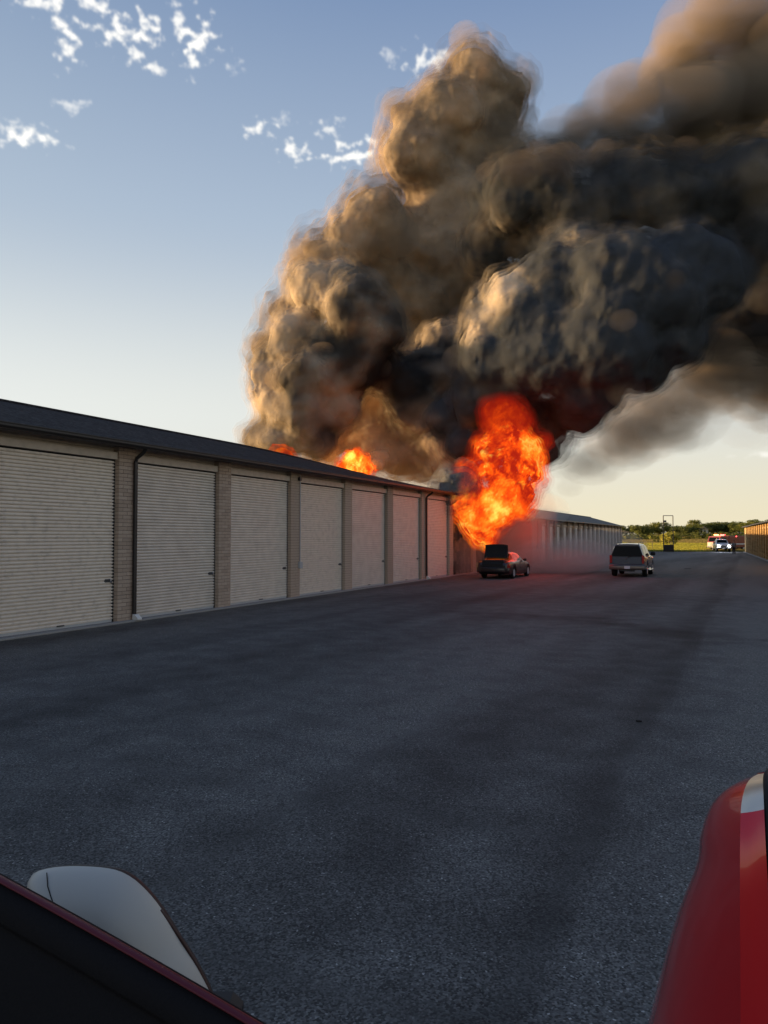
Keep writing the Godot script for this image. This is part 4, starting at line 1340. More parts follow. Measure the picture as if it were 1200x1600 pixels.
func nets(f: Dictionary, iso: float, paint = null) -> ArrayMesh:
	var n: Vector3i = f.n; var lo: Vector3 = f.lo; var cell_: float = f.cell
	var v: PackedFloat32Array = f.v
	var sx := 1; var sy := n.x; var sz := n.x * n.y
	var ids := PackedInt32Array()
	ids.resize(v.size()); ids.fill(-1)
	var pos := PackedVector3Array(); var nor := PackedVector3Array(); var cells := PackedInt32Array()
	for k in n.z - 1:
		for j in n.y - 1:
			var o := k * sz + j * sy
			var a4 := v[o] > iso; var a5 := v[o + sy] > iso; var a6 := v[o + sz] > iso; var a7 := v[o + sy + sz] > iso
			for i in n.x - 1:
				var q := o + i + 1
				var b4 := v[q] > iso; var b5 := v[q + sy] > iso; var b6 := v[q + sz] > iso; var b7 := v[q + sy + sz] > iso
				if not (a4 == a5 and a4 == a6 and a4 == a7 and a4 == b4 and a4 == b5 and a4 == b6 and a4 == b7):
					var p := q - 1
					var f0 := v[p] - iso; var f1 := v[q] - iso; var f2 := v[p + sy] - iso; var f3 := v[q + sy] - iso
					var f4 := v[p + sz] - iso; var f5 := v[q + sz] - iso; var f6 := v[p + sy + sz] - iso; var f7 := v[q + sy + sz] - iso
					var s := Vector3.ZERO; var c := 0
					if a4 != b4: s += Vector3(f0 / (f0 - f1), 0, 0); c += 1
					if a5 != b5: s += Vector3(f2 / (f2 - f3), 1, 0); c += 1
					if a6 != b6: s += Vector3(f4 / (f4 - f5), 0, 1); c += 1
					if a7 != b7: s += Vector3(f6 / (f6 - f7), 1, 1); c += 1
					if a4 != a5: s += Vector3(0, f0 / (f0 - f2), 0); c += 1
					if b4 != b5: s += Vector3(1, f1 / (f1 - f3), 0); c += 1
					if a6 != a7: s += Vector3(0, f4 / (f4 - f6), 1); c += 1
					if b6 != b7: s += Vector3(1, f5 / (f5 - f7), 1); c += 1
					if a4 != a6: s += Vector3(0, 0, f0 / (f0 - f4)); c += 1
					if b4 != b6: s += Vector3(1, 0, f1 / (f1 - f5)); c += 1
					if a5 != a7: s += Vector3(0, 1, f2 / (f2 - f6)); c += 1
					if b5 != b7: s += Vector3(1, 1, f3 / (f3 - f7)); c += 1
					ids[p] = pos.size()
					cells.append(p)
					pos.append(lo + (Vector3(i, j, k) + s / c) * cell_)
					nor.append(-Vector3(f1 + f3 + f5 + f7 - f0 - f2 - f4 - f6, f2 + f3 + f6 + f7 - f0 - f1 - f4 - f5, f4 + f5 + f6 + f7 - f0 - f1 - f2 - f3).normalized())
				a4 = b4; a5 = b5; a6 = b6; a7 = b7
	var idx := PackedInt32Array()
	for p in cells:
		var here := v[p] > iso
		var a := ids[p]
		if here != (v[p + sx] > iso): net_quad(idx, here, a, ids[p - sy], ids[p - sy - sz], ids[p - sz])
		if here != (v[p + sy] > iso): net_quad(idx, here, a, ids[p - sz], ids[p - sz - sx], ids[p - sx])
		if here != (v[p + sz] > iso): net_quad(idx, here, a, ids[p - sx], ids[p - sx - sy], ids[p - sy])
	var arr := []
	arr.resize(Mesh.ARRAY_MAX)
	arr[Mesh.ARRAY_VERTEX] = pos; arr[Mesh.ARRAY_NORMAL] = nor; arr[Mesh.ARRAY_INDEX] = idx
	if paint:
		var col := PackedColorArray()
		for i in pos.size(): col.append(paint.call(pos[i], nor[i]))
		arr[Mesh.ARRAY_COLOR] = col
	var m := ArrayMesh.new()
	m.add_surface_from_arrays(Mesh.PRIMITIVE_TRIANGLES, arr)
	return m

func net_quad(idx: PackedInt32Array, here: bool, a: int, b: int, c: int, d: int):
	if a < 0 or b < 0 or c < 0 or d < 0: return
	if here: idx.append_array(PackedInt32Array([a, c, b, a, d, c]))
	else: idx.append_array(PackedInt32Array([a, b, c, a, c, d]))

# ================================================================ person
func person():
	var t := thing("person", Vector3(0.34, 0, -106.3), deg_to_rad(10))
	tag(t, "person in a grey shirt and dark trousers standing right of the white pickup", "person")
	var skin := std(0.36, 0.21, 0.14, 0.6, 0.4)
	var shirt := std(0.16, 0.18, 0.20, 0.85, 0.2)
	var jeans := std(0.022, 0.024, 0.032, 0.85, 0.2)
	# bare body: head, neck, forearms; facing +z (towards the camera)
	var sk := [[Vector3(0, 1.40, -0.01), Vector3(0, 1.54, 0.0), 0.058, 0.055], [Vector3(0, 1.58, 0.02), Vector3(0, 1.66, 0.0), 0.076, 0.088], [Vector3(0, 1.55, 0.045), Vector3(0, 1.58, 0.05), 0.045, 0.055],
		[Vector3(0, 1.0, 0), Vector3(0, 1.36, -0.01), 0.11, 0.10], [Vector3(-0.09, 0.9, 0), Vector3(-0.11, 0.1, 0.0), 0.07, 0.04], [Vector3(0.09, 0.9, 0), Vector3(0.12, 0.1, 0.02), 0.07, 0.04]]
	for s in [-1.0, 1.0]:
		sk.append([Vector3(s * 0.17, 1.36, -0.01), Vector3(s * 0.25, 1.09, -0.02), 0.052, 0.042])
		sk.append([Vector3(s * 0.25, 1.09, -0.02), Vector3(s * 0.25, 0.86, 0.08), 0.042, 0.028])
		sk.append([Vector3(0, 1.36, -0.01), Vector3(s * 0.17, 1.36, -0.01), 0.08, 0.055])
	part("body", nets(bone_field(sk, 0.018, 0.03), 0.0), skin, t)
	var fc := [[Vector3(0, 1.625, 0.085), Vector3(0, 1.60, 0.106), 0.010, 0.014], [Vector3(-0.022, 1.565, 0.092), Vector3(0.022, 1.565, 0.092), 0.009, 0.009]]
	for s in [-1.0, 1.0]: fc.append([Vector3(s * 0.086, 1.64, 0.0), Vector3(s * 0.088, 1.60, 0.005), 0.016, 0.012])
	part("face", nets(bone_field(fc, 0.004, 0.006), 0.0), skin, t)
	for s in [-1.0, 1.0]: part("eye", lamp_disc(0.011, 0.008), M.black_plastic, t, Vector3(s * 0.032, 1.636, 0.084))
	for s in [-1.0, 1.0]:
		var w := Vector3(s * 0.25, 0.86, 0.08)
		var hd := [[w, w + Vector3(0, -0.07, 0.035), 0.028, 0.034], [w + Vector3(0, -0.02, 0.03), w + Vector3(-s * 0.035, -0.07, 0.07), 0.014, 0.010], [w + Vector3(-s * 0.035, -0.07, 0.07), w + Vector3(-s * 0.035, -0.105, 0.08), 0.010, 0.008]]
		for k in 4:
			var b0 := w + Vector3(s * 0.004, -0.085, 0.01 + k * 0.019)
			var l: float = [0.035, 0.042, 0.046, 0.04][k]
			hd.append([b0, b0 + Vector3(0, -l, 0.012), 0.0095, 0.009])
			hd.append([b0 + Vector3(0, -l, 0.012), b0 + Vector3(-s * 0.014, -l * 1.75, 0.01), 0.009, 0.0075])
		part("hand", nets(bone_field(hd, 0.0045, 0.006), 0.0), skin, t)
	var hair := [[Vector3(0, 1.68, -0.02), Vector3(0, 1.69, 0.02), 0.092, 0.084], [Vector3(0, 1.62, -0.04), Vector3(0, 1.68, -0.03), 0.075, 0.085]]
	part("hair", nets(bone_field(hair, 0.012, 0.02), 0.0), std(0.03, 0.02, 0.014, 0.7, 0.3), t)
	var sh := [[Vector3(0, 0.96, 0), Vector3(0, 1.15, 0), 0.135, 0.135], [Vector3(-0.05, 1.18, 0), Vector3(0.05, 1.18, 0), 0.13, 0.13], [Vector3(-0.08, 1.33, -0.01), Vector3(0.08, 1.33, -0.01), 0.12, 0.12]]
	for s in [-1.0, 1.0]:
		sh.append([Vector3(s * 0.10, 1.385, -0.01), Vector3(s * 0.185, 1.365, -0.01), 0.075, 0.072])
		sh.append([Vector3(s * 0.185, 1.365, -0.01), Vector3(s * 0.235, 1.16, -0.015), 0.072, 0.066])
	part("shirt", nets(bone_field(sh, 0.016, 0.05), 0.0), shirt, t)
	var tr := [[Vector3(-0.05, 0.95, 0), Vector3(0.05, 0.95, 0), 0.125, 0.125]]
	for s in [-1.0, 1.0]:
		tr.append([Vector3(s * 0.085, 0.90, 0), Vector3(s * 0.10, 0.50, 0.02), 0.10, 0.075])
		tr.append([Vector3(s * 0.10, 0.50, 0.02), Vector3(s * 0.115, 0.09, 0.0), 0.075, 0.065])
	part("trousers", nets(bone_field(tr, 0.016, 0.03), 0.0), jeans, t)
	for s in [-1.0, 1.0]:
		part("shoe", nets(bone_field([[Vector3(s * 0.115, 0.05, -0.04), Vector3(s * 0.13, 0.045, 0.15), 0.05, 0.042]], 0.012, 0.02), 0.0), M.black_plastic, t)

# ================================================================ the photographer's own vehicle and an open red one, near the lens
func own_vehicle():
	var t := thing("vehicle_side")
	tag(t, "dark window ledge with thin red edge and pale wing mirror, nearest the lens", "vehicle")
	# ledge: a padded sill that runs down to the right
	var e0 := Vector3(-0.629, 2.064, -0.400); var e1 := Vector3(-0.184, 1.946, -0.434)
	var down := Vector3(-0.452, -0.875, 0.178).normalized(); var away := Vector3(-0.420, 0.032, -0.907)
	var sill := MB.new(); var rim := MB.new()
	var r1 := []; var r2 := []
	for i in 13:
		var u := i / 12.0
		var e := e0.lerp(e1, u) + Vector3(0, 0.004 * sin(u * PI), 0)
		var row := PackedVector3Array()
		for q in [[0.2, 0.09], [0.05, 0.05], [0.012, 0.022], [0.0045, 0.010], [0.005, 0.0], [0.012, -0.008], [0.022, -0.012], [0.026, -0.008], [0.030, -0.008], [0.036, -0.014], [0.08, -0.03], [0.16, -0.045], [0.5, -0.05], [1.75, -0.05], [1.75, 0.10], [0.35, 0.10]]:
			row.append(e + down * minf(q[0], 0.2) + Vector3.DOWN * maxf(q[0] - 0.2, 0.0) * 0.95 + away * q[1])
		r1.append(row)
		var rr := PackedVector3Array()
		for k in 9:
			var g := TAU * k / 8.0
			rr.append(e + down * (0.0030 + 0.0017 * cos(g)) + away * (0.002 + 0.004 * sin(g)))
		r2.append(rr)
	sill.grid(r1)
	part("window_ledge", sill.mesh(), relief(tri(std(0.010, 0.009, 0.010, 0.75, 0.25), M.fine, 14.0), M.bumpy, 0.02), t)
	rim.grid(r2)
	part("red_edge", rim.mesh(), std(0.085, 0.006, 0.014, 0.45, 0.4), t)
	# mirror: a rounded housing with a cap seam and a dark foot
	var m := Node3D.new()
	m.name = "wing_mirror"; t.add_child(m, true)
	var c := Vector3(-0.641, 1.850, -0.667)
	var rx := Vector3(0.9075, 0, -0.4202); var ry := Vector3(0.0136, 0.9995, 0.0295); var back := Vector3(-0.42, 0.032, -0.907)
	var outline := PackedVector2Array([Vector2(-0.107, 0.057), Vector2(-0.103, 0.064), Vector2(-0.082, 0.070), Vector2(-0.059, 0.072), Vector2(-0.029, 0.071), Vector2(-0.006, 0.068), Vector2(0.011, 0.060), Vector2(0.024, 0.049), Vector2(0.037, 0.035), Vector2(0.053, 0.013), Vector2(0.070, -0.015), Vector2(0.087, -0.040), Vector2(0.103, -0.070), Vector2(0.114, -0.103), Vector2(0.081, -0.125), Vector2(0.022, -0.103), Vector2(-0.037, -0.051), Vector2(-0.081, 0.007), Vector2(-0.101, 0.040)])
	var cv := Curve3D.new()
	for p in outline: cv.add_point(Vector3(p.x, p.y, 0))
	cv.add_point(Vector3(outline[0].x, outline[0].y, 0))
	var pts := PackedVector2Array()
	var total := cv.get_baked_length()
	for k in 72:
		var a := Vector2.ZERO
		for d in [-0.008, -0.004, 0.0, 0.004, 0.008]:
			var s := cv.sample_baked(fposmod(total * k / 72.0 + d, total))
			a += Vector2(s.x, s.y) / 5.0
		pts.append(a)
	for sg in [1.0, -1.0]:
		var rows := []
		for i in 15:
			var u := i / 14.0
			var rr := sin(u * PI * 0.5)
			var h: float = cos(u * PI * 0.5) * (0.055 if sg > 0.0 else 0.035)
			var row := PackedVector3Array()
			for p in pts:
				var q := Vector2(-0.005, 0.0).lerp(p, rr)
				row.append(c + rx * q.x + ry * q.y - back * (h * sg))
			rows.append(row)
		var hb := MB.new()
		hb.grid(rows, true, sg < 0.0)
		part("housing" if sg > 0.0 else "mirror_back", hb.mesh(), std(0.42, 0.395, 0.345, 0.38, 0.5) if sg > 0.0 else M.black_plastic, m)
	var seam_ := MB.new()
	var sp := PackedVector3Array()
	for k in 12:
		var u := k / 11.0
		var q := Vector2(-0.080, 0.070).lerp(Vector2(-0.040, -0.03), u) + Vector2(0.014 * sin(u * PI), 0.004 * sin(u * PI))
		var d := 1.0 - clampf(q.distance_to(Vector2(-0.005, 0)) / 0.105, 0.0, 1.0)
		sp.append(c + rx * q.x + ry * q.y - back * (0.055 * sqrt(maxf(0.0, 1.0 - pow(1.0 - d, 2.0))) * 0.97 + 0.001))
	seam_.tube(sp, 0.0006, 5)
	part("seam", seam_.mesh(), M.rubber, m)
	var foot := MB.new()
	var trim_rows := []
	for k in 16:
		var u := k / 15.0
		var q := Vector2(0.045, 0.022).lerp(Vector2(0.116, -0.103), u) + Vector2(0.004, 0.004) * sin(u * PI)
		trim_rows.append(c + rx * q.x + ry * q.y - back * 0.002)
	foot.tube(PackedVector3Array(trim_rows), 0.0022, 6)
	part("edge_trim", foot.mesh(), std(0.05, 0.02, 0.016, 0.5, 0.4), m)
	var arm := MB.new()
	arm.box(c + rx * 0.085 - ry * 0.115 + back * 0.01, Vector3(0.10, 0.05, 0.06), 0.012, Basis(rx, ry, -back).orthonormalized())
	part("foot", arm.mesh(), M.black_plastic, m)

	# open red door on the right: curved skin, glossy edge, rubber seal, inner edge
	var t2 := thing("vehicle_door")
	tag(t2, "glossy red vehicle panel with a sky reflection coloured into its upper edge, at the lower right", "vehicle door")
	var fold := [Vector3(0.036, 1.913, -1.376), Vector3(0.023, 1.935, -1.270), Vector3(0.014, 1.942, -1.199), Vector3(0.008, 1.932, -1.147), Vector3(0.006, 1.907, -1.114), Vector3(0.005, 1.863, -1.099), Vector3(0.004, 1.792, -1.092), Vector3(0.003, 1.672, -1.088), Vector3(0.000, 1.511, -1.087), Vector3(-0.005, 1.114, -1.088), Vector3(-0.010, 0.55, -1.10)]
	var edge := [Vector3(0.035, 1.889, -1.464), Vector3(0.012, 1.864, -1.477), Vector3(-0.014, 1.823, -1.488), Vector3(-0.034, 1.784, -1.502), Vector3(-0.048, 1.745, -1.508), Vector3(-0.055, 1.707, -1.506), Vector3(-0.098, 1.612, -1.479), Vector3(-0.146, 1.428, -1.441), Vector3(-0.186, 1.215, -1.408), Vector3(-0.236, 0.676, -1.382), Vector3(-0.25, 0.50, -1.38)]
	var inner := [Vector3(0.046, 1.915, -1.380), Vector3(0.040, 1.938, -1.277), Vector3(0.037, 1.947, -1.209), Vector3(0.036, 1.939, -1.160), Vector3(0.036, 1.907, -1.128), Vector3(0.037, 1.863, -1.113), Vector3(0.039, 1.792, -1.108), Vector3(0.042, 1.672, -1.106), Vector3(0.044, 1.511, -1.107), Vector3(0.043, 1.114, -1.110), Vector3(0.04, 0.55, -1.12)]
	var fo := smooth_line(fold, 40); var ed := smooth_line(edge, 40); var inn := smooth_line(inner, 40)
	var skin := MB.new()
	var rows := []
	for i in 40:
		var row := PackedVector3Array()
		var out := Vector3(-0.75, 0.1, 0.65)
		for k in 10:
			var u := k / 9.0
			row.append(fo[i].lerp(ed[i], u) + out * (0.035 * sin(u * PI)) * smoothstep(0.0, 0.25, i / 39.0))
		row.append(ed[i] + Vector3(0.03, 0.0, -0.03)); row.append(ed[i] + Vector3(0.12, -0.01, -0.05))
		rows.append(row)
	skin.grid(rows, false, false)
	part("skin", skin.mesh(), M.near_red, t2)
	var strip := MB.new(); var cap := MB.new()
	var rs := []; var rc := []
	for i in 40:
		var row := PackedVector3Array()
		for k in 5:
			var u := k / 4.0
			row.append(fo[i].lerp(inn[i], u) + Vector3(-0.1, 0.15, 1.0) * (0.004 * sin(u * PI)))
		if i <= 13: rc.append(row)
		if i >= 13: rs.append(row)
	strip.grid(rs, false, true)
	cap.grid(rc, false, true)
	part("edge", strip.mesh(), M.near_red, t2)
	var sheen_mat := std(0.92, 0.76, 0.56, 0.36, 0.6, 0.85)  # pale warm metal stands in for the sky reflected along the edge
	part("painted_sheen", cap.mesh(), sheen_mat, t2)
	var seal := MB.new()
	var sl := PackedVector3Array()
	for i in range(0, 40): sl.append(inn[i] + Vector3(0.006, 0.0, -0.006))
	seal.tube(sl, 0.006, 6)
	part("seal", seal.mesh(), M.rubber, t2)
	var pn := MB.new()
	rows = []
	for i in 40: rows.append(PackedVector3Array([inn[i] + Vector3(0.012, -0.004, -0.02), inn[i] + Vector3(0.013, 0.0, -0.002), inn[i] + Vector3(0.06, 0.004, -0.004), inn[i] + Vector3(0.10, 0.0, -0.03)]))
	pn.grid(rows, false, true)
	part("inner_panel", pn.mesh(), std(0.35, 0.33, 0.28, 0.4, 0.5), t2)

func smooth_line(pts: Array, n: int) -> PackedVector3Array:
	var o := PackedVector3Array()
	var m := pts.size() - 1
	for i in n:
		var s := float(i) / (n - 1) * m
		var k := mini(int(s), m - 1)
		var a: Vector3 = pts[maxi(k - 1, 0)]; var b: Vector3 = pts[k]; var c: Vector3 = pts[k + 1]; var d: Vector3 = pts[mini(k + 2, m)]
		o.append(b.cubic_interpolate(c, a, d, s - k))
	return o

# ================================================================ fire
func flame_mat(e: float) -> StandardMaterial3D:
	var m := StandardMaterial3D.new()
	m.shading_mode = BaseMaterial3D.SHADING_MODE_UNSHADED
	m.albedo_color = Color(e, e, e).linear_to_srgb()
	m.vertex_color_use_as_albedo = true
	m.transparency = BaseMaterial3D.TRANSPARENCY_ALPHA
	return m

func flame(t: Node3D, blobs: Array, cell_: float, amp: float, puff: float, sd: int, shells: Array, e: float):
	var f := blob_field(blobs, cell_, amp, puff, sd)
	var rid := FastNoiseLite.new()
	rid.seed = sd; rid.noise_type = FastNoiseLite.TYPE_SIMPLEX_SMOOTH; rid.frequency = 0.75
	rid.fractal_type = FastNoiseLite.FRACTAL_RIDGED; rid.fractal_octaves = 4; rid.fractal_gain = 0.62
	rid.domain_warp_enabled = true; rid.domain_warp_amplitude = 0.9; rid.domain_warp_frequency = 0.5
	var big := fbm(sd + 7, 0.34, 3)
	for s in shells:
		var paint := func(p: Vector3, nn: Vector3) -> Color:
			var r := rid.get_noise_3d(p.x, p.y * 0.7, p.z) * 0.5 + 0.5
			var b := big.get_noise_3dv(p)
			var calm: float = 0.45 if s[3] == "flame_tongue" else 1.0
			var hot: float = clampf((pow(r, 2.4) * 1.2 + b) * calm + s[2] - 0.12 + (0.22 if calm < 1.0 else 0.0), 0.0, 1.0)
			var c := Color(0.30, 0.012, 0.004).lerp(Color(0.95, 0.085, 0.006), smoothstep(0.0, 0.42, hot))
			c = c.lerp(Color(1.0, 0.30, 0.022), smoothstep(0.42, 0.72, hot))
			c = c.lerp(Color(1.0, 0.62, 0.10), smoothstep(0.74, 1.0, hot))
			c.a = clampf(s[1] * (0.7 + 1.6 * b + 0.8 * (r - 0.5)), 0.0, 1.0)
			return c
		part(s[3], nets(f, s[0], paint), flame_mat(e), t)

func fire():
	var t := thing("flame")
	tag(t, "huge orange fireball bursting from the end of the long storage building", "fire")
	flame(t, FIREBALL, 0.105, 0.75, 1.5, 201, [[-0.30, 0.09, -0.36, "flame_edge"], [-0.16, 0.16, -0.28, "flame_edge"], [-0.02, 0.3, -0.18, "flame_edge"], [0.14, 0.6, -0.05, "flame_sheet"], [0.3, 3.0, 0.0, "flame_core"]], 0.62)
	flame(t, FIRE_TOP, 0.14, 0.6, 1.4, 205, [[-0.2, 0.12, -0.5, "flame_tongue"], [-0.05, 0.2, -0.45, "flame_tongue"], [0.12, 0.3, -0.4, "flame_tongue"], [0.3, 0.5, -0.32, "flame_tongue"]], 0.45)
	for q in [[-10.2, 5.6, -42.4, 4.0], [-10.8, 2.8, -44.4, 2.0]]:
		lamp_light(t, Vector3(q[0], q[1], q[2]), Color(1.0, 0.26, 0.13), q[3], 1.2)
	var r := thing("flame")
	tag(r, "small bright yellow flames breaking through the roof ridge", "fire")
	flame(r, ROOF_FIRE, 0.08, 0.75, 0.7, 207, [[-0.12, 0.3, -0.1, "flame_edge"], [0.06, 0.6, 0.12, "flame_sheet"], [0.2, 3.0, 0.2, "flame_core"]], 0.8)
	lamp_light(r, Vector3(-19.6, 7.6, -41.0), Color(1.0, 0.5, 0.18), 2.0, 0.6)
	var g := thing("flame")
	tag(g, "dull red flame low in the smoke behind the roof ridge, left of the yellow flames", "fire")
	flame(g, ROOF_GLOW, 0.1, 0.7, 0.8, 209, [[-0.15, 0.2, -0.45, "flame_edge"], [0.1, 0.4, -0.35, "flame_core"]], 0.4)

# ================================================================ smoke
func plume(called: String, label: String, blobs: Array, cell_: float, amp: float, puff: float, sd: int, shells: Array, tan_: Color, soot: Color, mixed: float, spots := [], ruffle := 0.4, bump := 5.0, patchy := 0.9):
	# spots: [centre, radius, darkening]; soot cores, plus sunlit and shaded sides put in the colour
	var t := thing("smoke")
	tag(t, label, "smoke", "", "stuff")
	var f := blob_field(blobs, cell_, amp, puff, sd)
	var n: Vector3i = f.n
	var v: PackedFloat32Array = f.v
	var big := fbm(sd + 3, 0.16, 3)
	var mid := fbm(sd + 5, 0.5, 3)
	var wisp := fbm(sd + 8, 0.4, 2)
	var num := 0
	for s in shells:
		num += 1
		var m := std(1, 1, 1, 1.0, 0.0)
		m.specular_mode = BaseMaterial3D.SPECULAR_DISABLED
		m.vertex_color_use_as_albedo = true
		var solid: bool = s[1] >= 1.0
		if not solid: m.transparency = BaseMaterial3D.TRANSPARENCY_ALPHA
		relief(m, M.puffs, bump)
		m.uv1_triplanar = true; m.uv1_world_triplanar = true; m.uv1_scale = Vector3.ONE * 0.16
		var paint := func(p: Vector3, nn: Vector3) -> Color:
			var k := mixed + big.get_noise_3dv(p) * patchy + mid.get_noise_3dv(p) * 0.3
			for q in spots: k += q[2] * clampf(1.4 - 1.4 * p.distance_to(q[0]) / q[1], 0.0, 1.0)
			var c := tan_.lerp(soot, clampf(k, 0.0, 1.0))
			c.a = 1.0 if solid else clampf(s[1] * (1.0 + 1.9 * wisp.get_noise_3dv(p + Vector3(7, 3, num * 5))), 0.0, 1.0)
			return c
		var g := f
		if ruffle > 0.0 and not solid:
			# every layer wrinkles in its own way
			var fn := fbm(sd * 13 + num, cell_ / 2.2, 2, FastNoiseLite.TYPE_SIMPLEX_SMOOTH)
			var img := fn.get_image_3d(n.x, n.y, n.z, false, false)
			var w := v.duplicate()
			for k in n.z:
				var by: PackedByteArray = img[k].get_data()
				var base := k * n.x * n.y
				for i in n.x * n.y:
					var x := v[base + i]
					if x > -2.2 and x < 1.6: w[base + i] = x + ruffle * (by[i] - 128) / 64.0
			g = {"n": f.n, "lo": f.lo, "cell": f.cell, "v": w}
		part("smoke_layer", nets(g, s[0], paint), m, t)

func drift(label: String, blobs: Array, each: int, c: Color, d: float, sd: int, size: float):   # thin smoke: many overlapping wisps
	var r := rng(sd)
	var spots := []
	for q in blobs:
		for k in each:
			var o: Vector3 = Vector3(r.randfn(), r.randfn() * 0.7, r.randfn()) * q[3] * 0.45
			var s: float = q[3] * size * r.randf_range(0.35, 0.85)
			spots.append([Vector3(q[0], q[1], q[2]) + o, Vector3(s * r.randf_range(0.8, 1.5), s * r.randf_range(0.6, 1.0), s), r.randf_range(0.6, 1.7)])
	haze(label, spots, c, d)

func fringe(label: String, blobs: Array, count: int, c: Color, d: float, sd: int, size: float):   # soft wisps on the skin of a plume
	var r := rng(sd)
	var spots := []
	var tries := 0
	while spots.size() < count and tries < count * 40:
		tries += 1
		var q = blobs[r.randi() % blobs.size()]
		var dir := Vector3(r.randfn(), r.randfn(), r.randfn()).normalized()
		var p: Vector3 = Vector3(q[0], q[1], q[2]) + dir * (q[3] + r.randf_range(-0.2, 0.5))
		var free := true
		for o in blobs:
			if p.distance_to(Vector3(o[0], o[1], o[2])) < o[3] - 0.25: free = false
		if not free: continue
		var s := size * r.randf_range(0.55, 1.25)
		spots.append([p, Vector3(s * r.randf_range(0.9, 1.4), s * r.randf_range(0.8, 1.2), s), r.randf_range(0.6, 1.5)])
	haze(label, spots, c, d)

func haze(label: String, spots: Array, c: Color, d: float):
	var t := thing("smoke")
	tag(t, label, "smoke", "", "stuff")
	for q in spots:
		var v := FogVolume.new()
		v.name = "smoke_wisp"
		v.shape = RenderingServer.FOG_VOLUME_SHAPE_ELLIPSOID
		v.size = q[1] * 2.0
		v.position = q[0]
		var m := FogMaterial.new()
		m.albedo = c; m.density = d * q[2]
		v.material = m
		t.add_child(v, true)

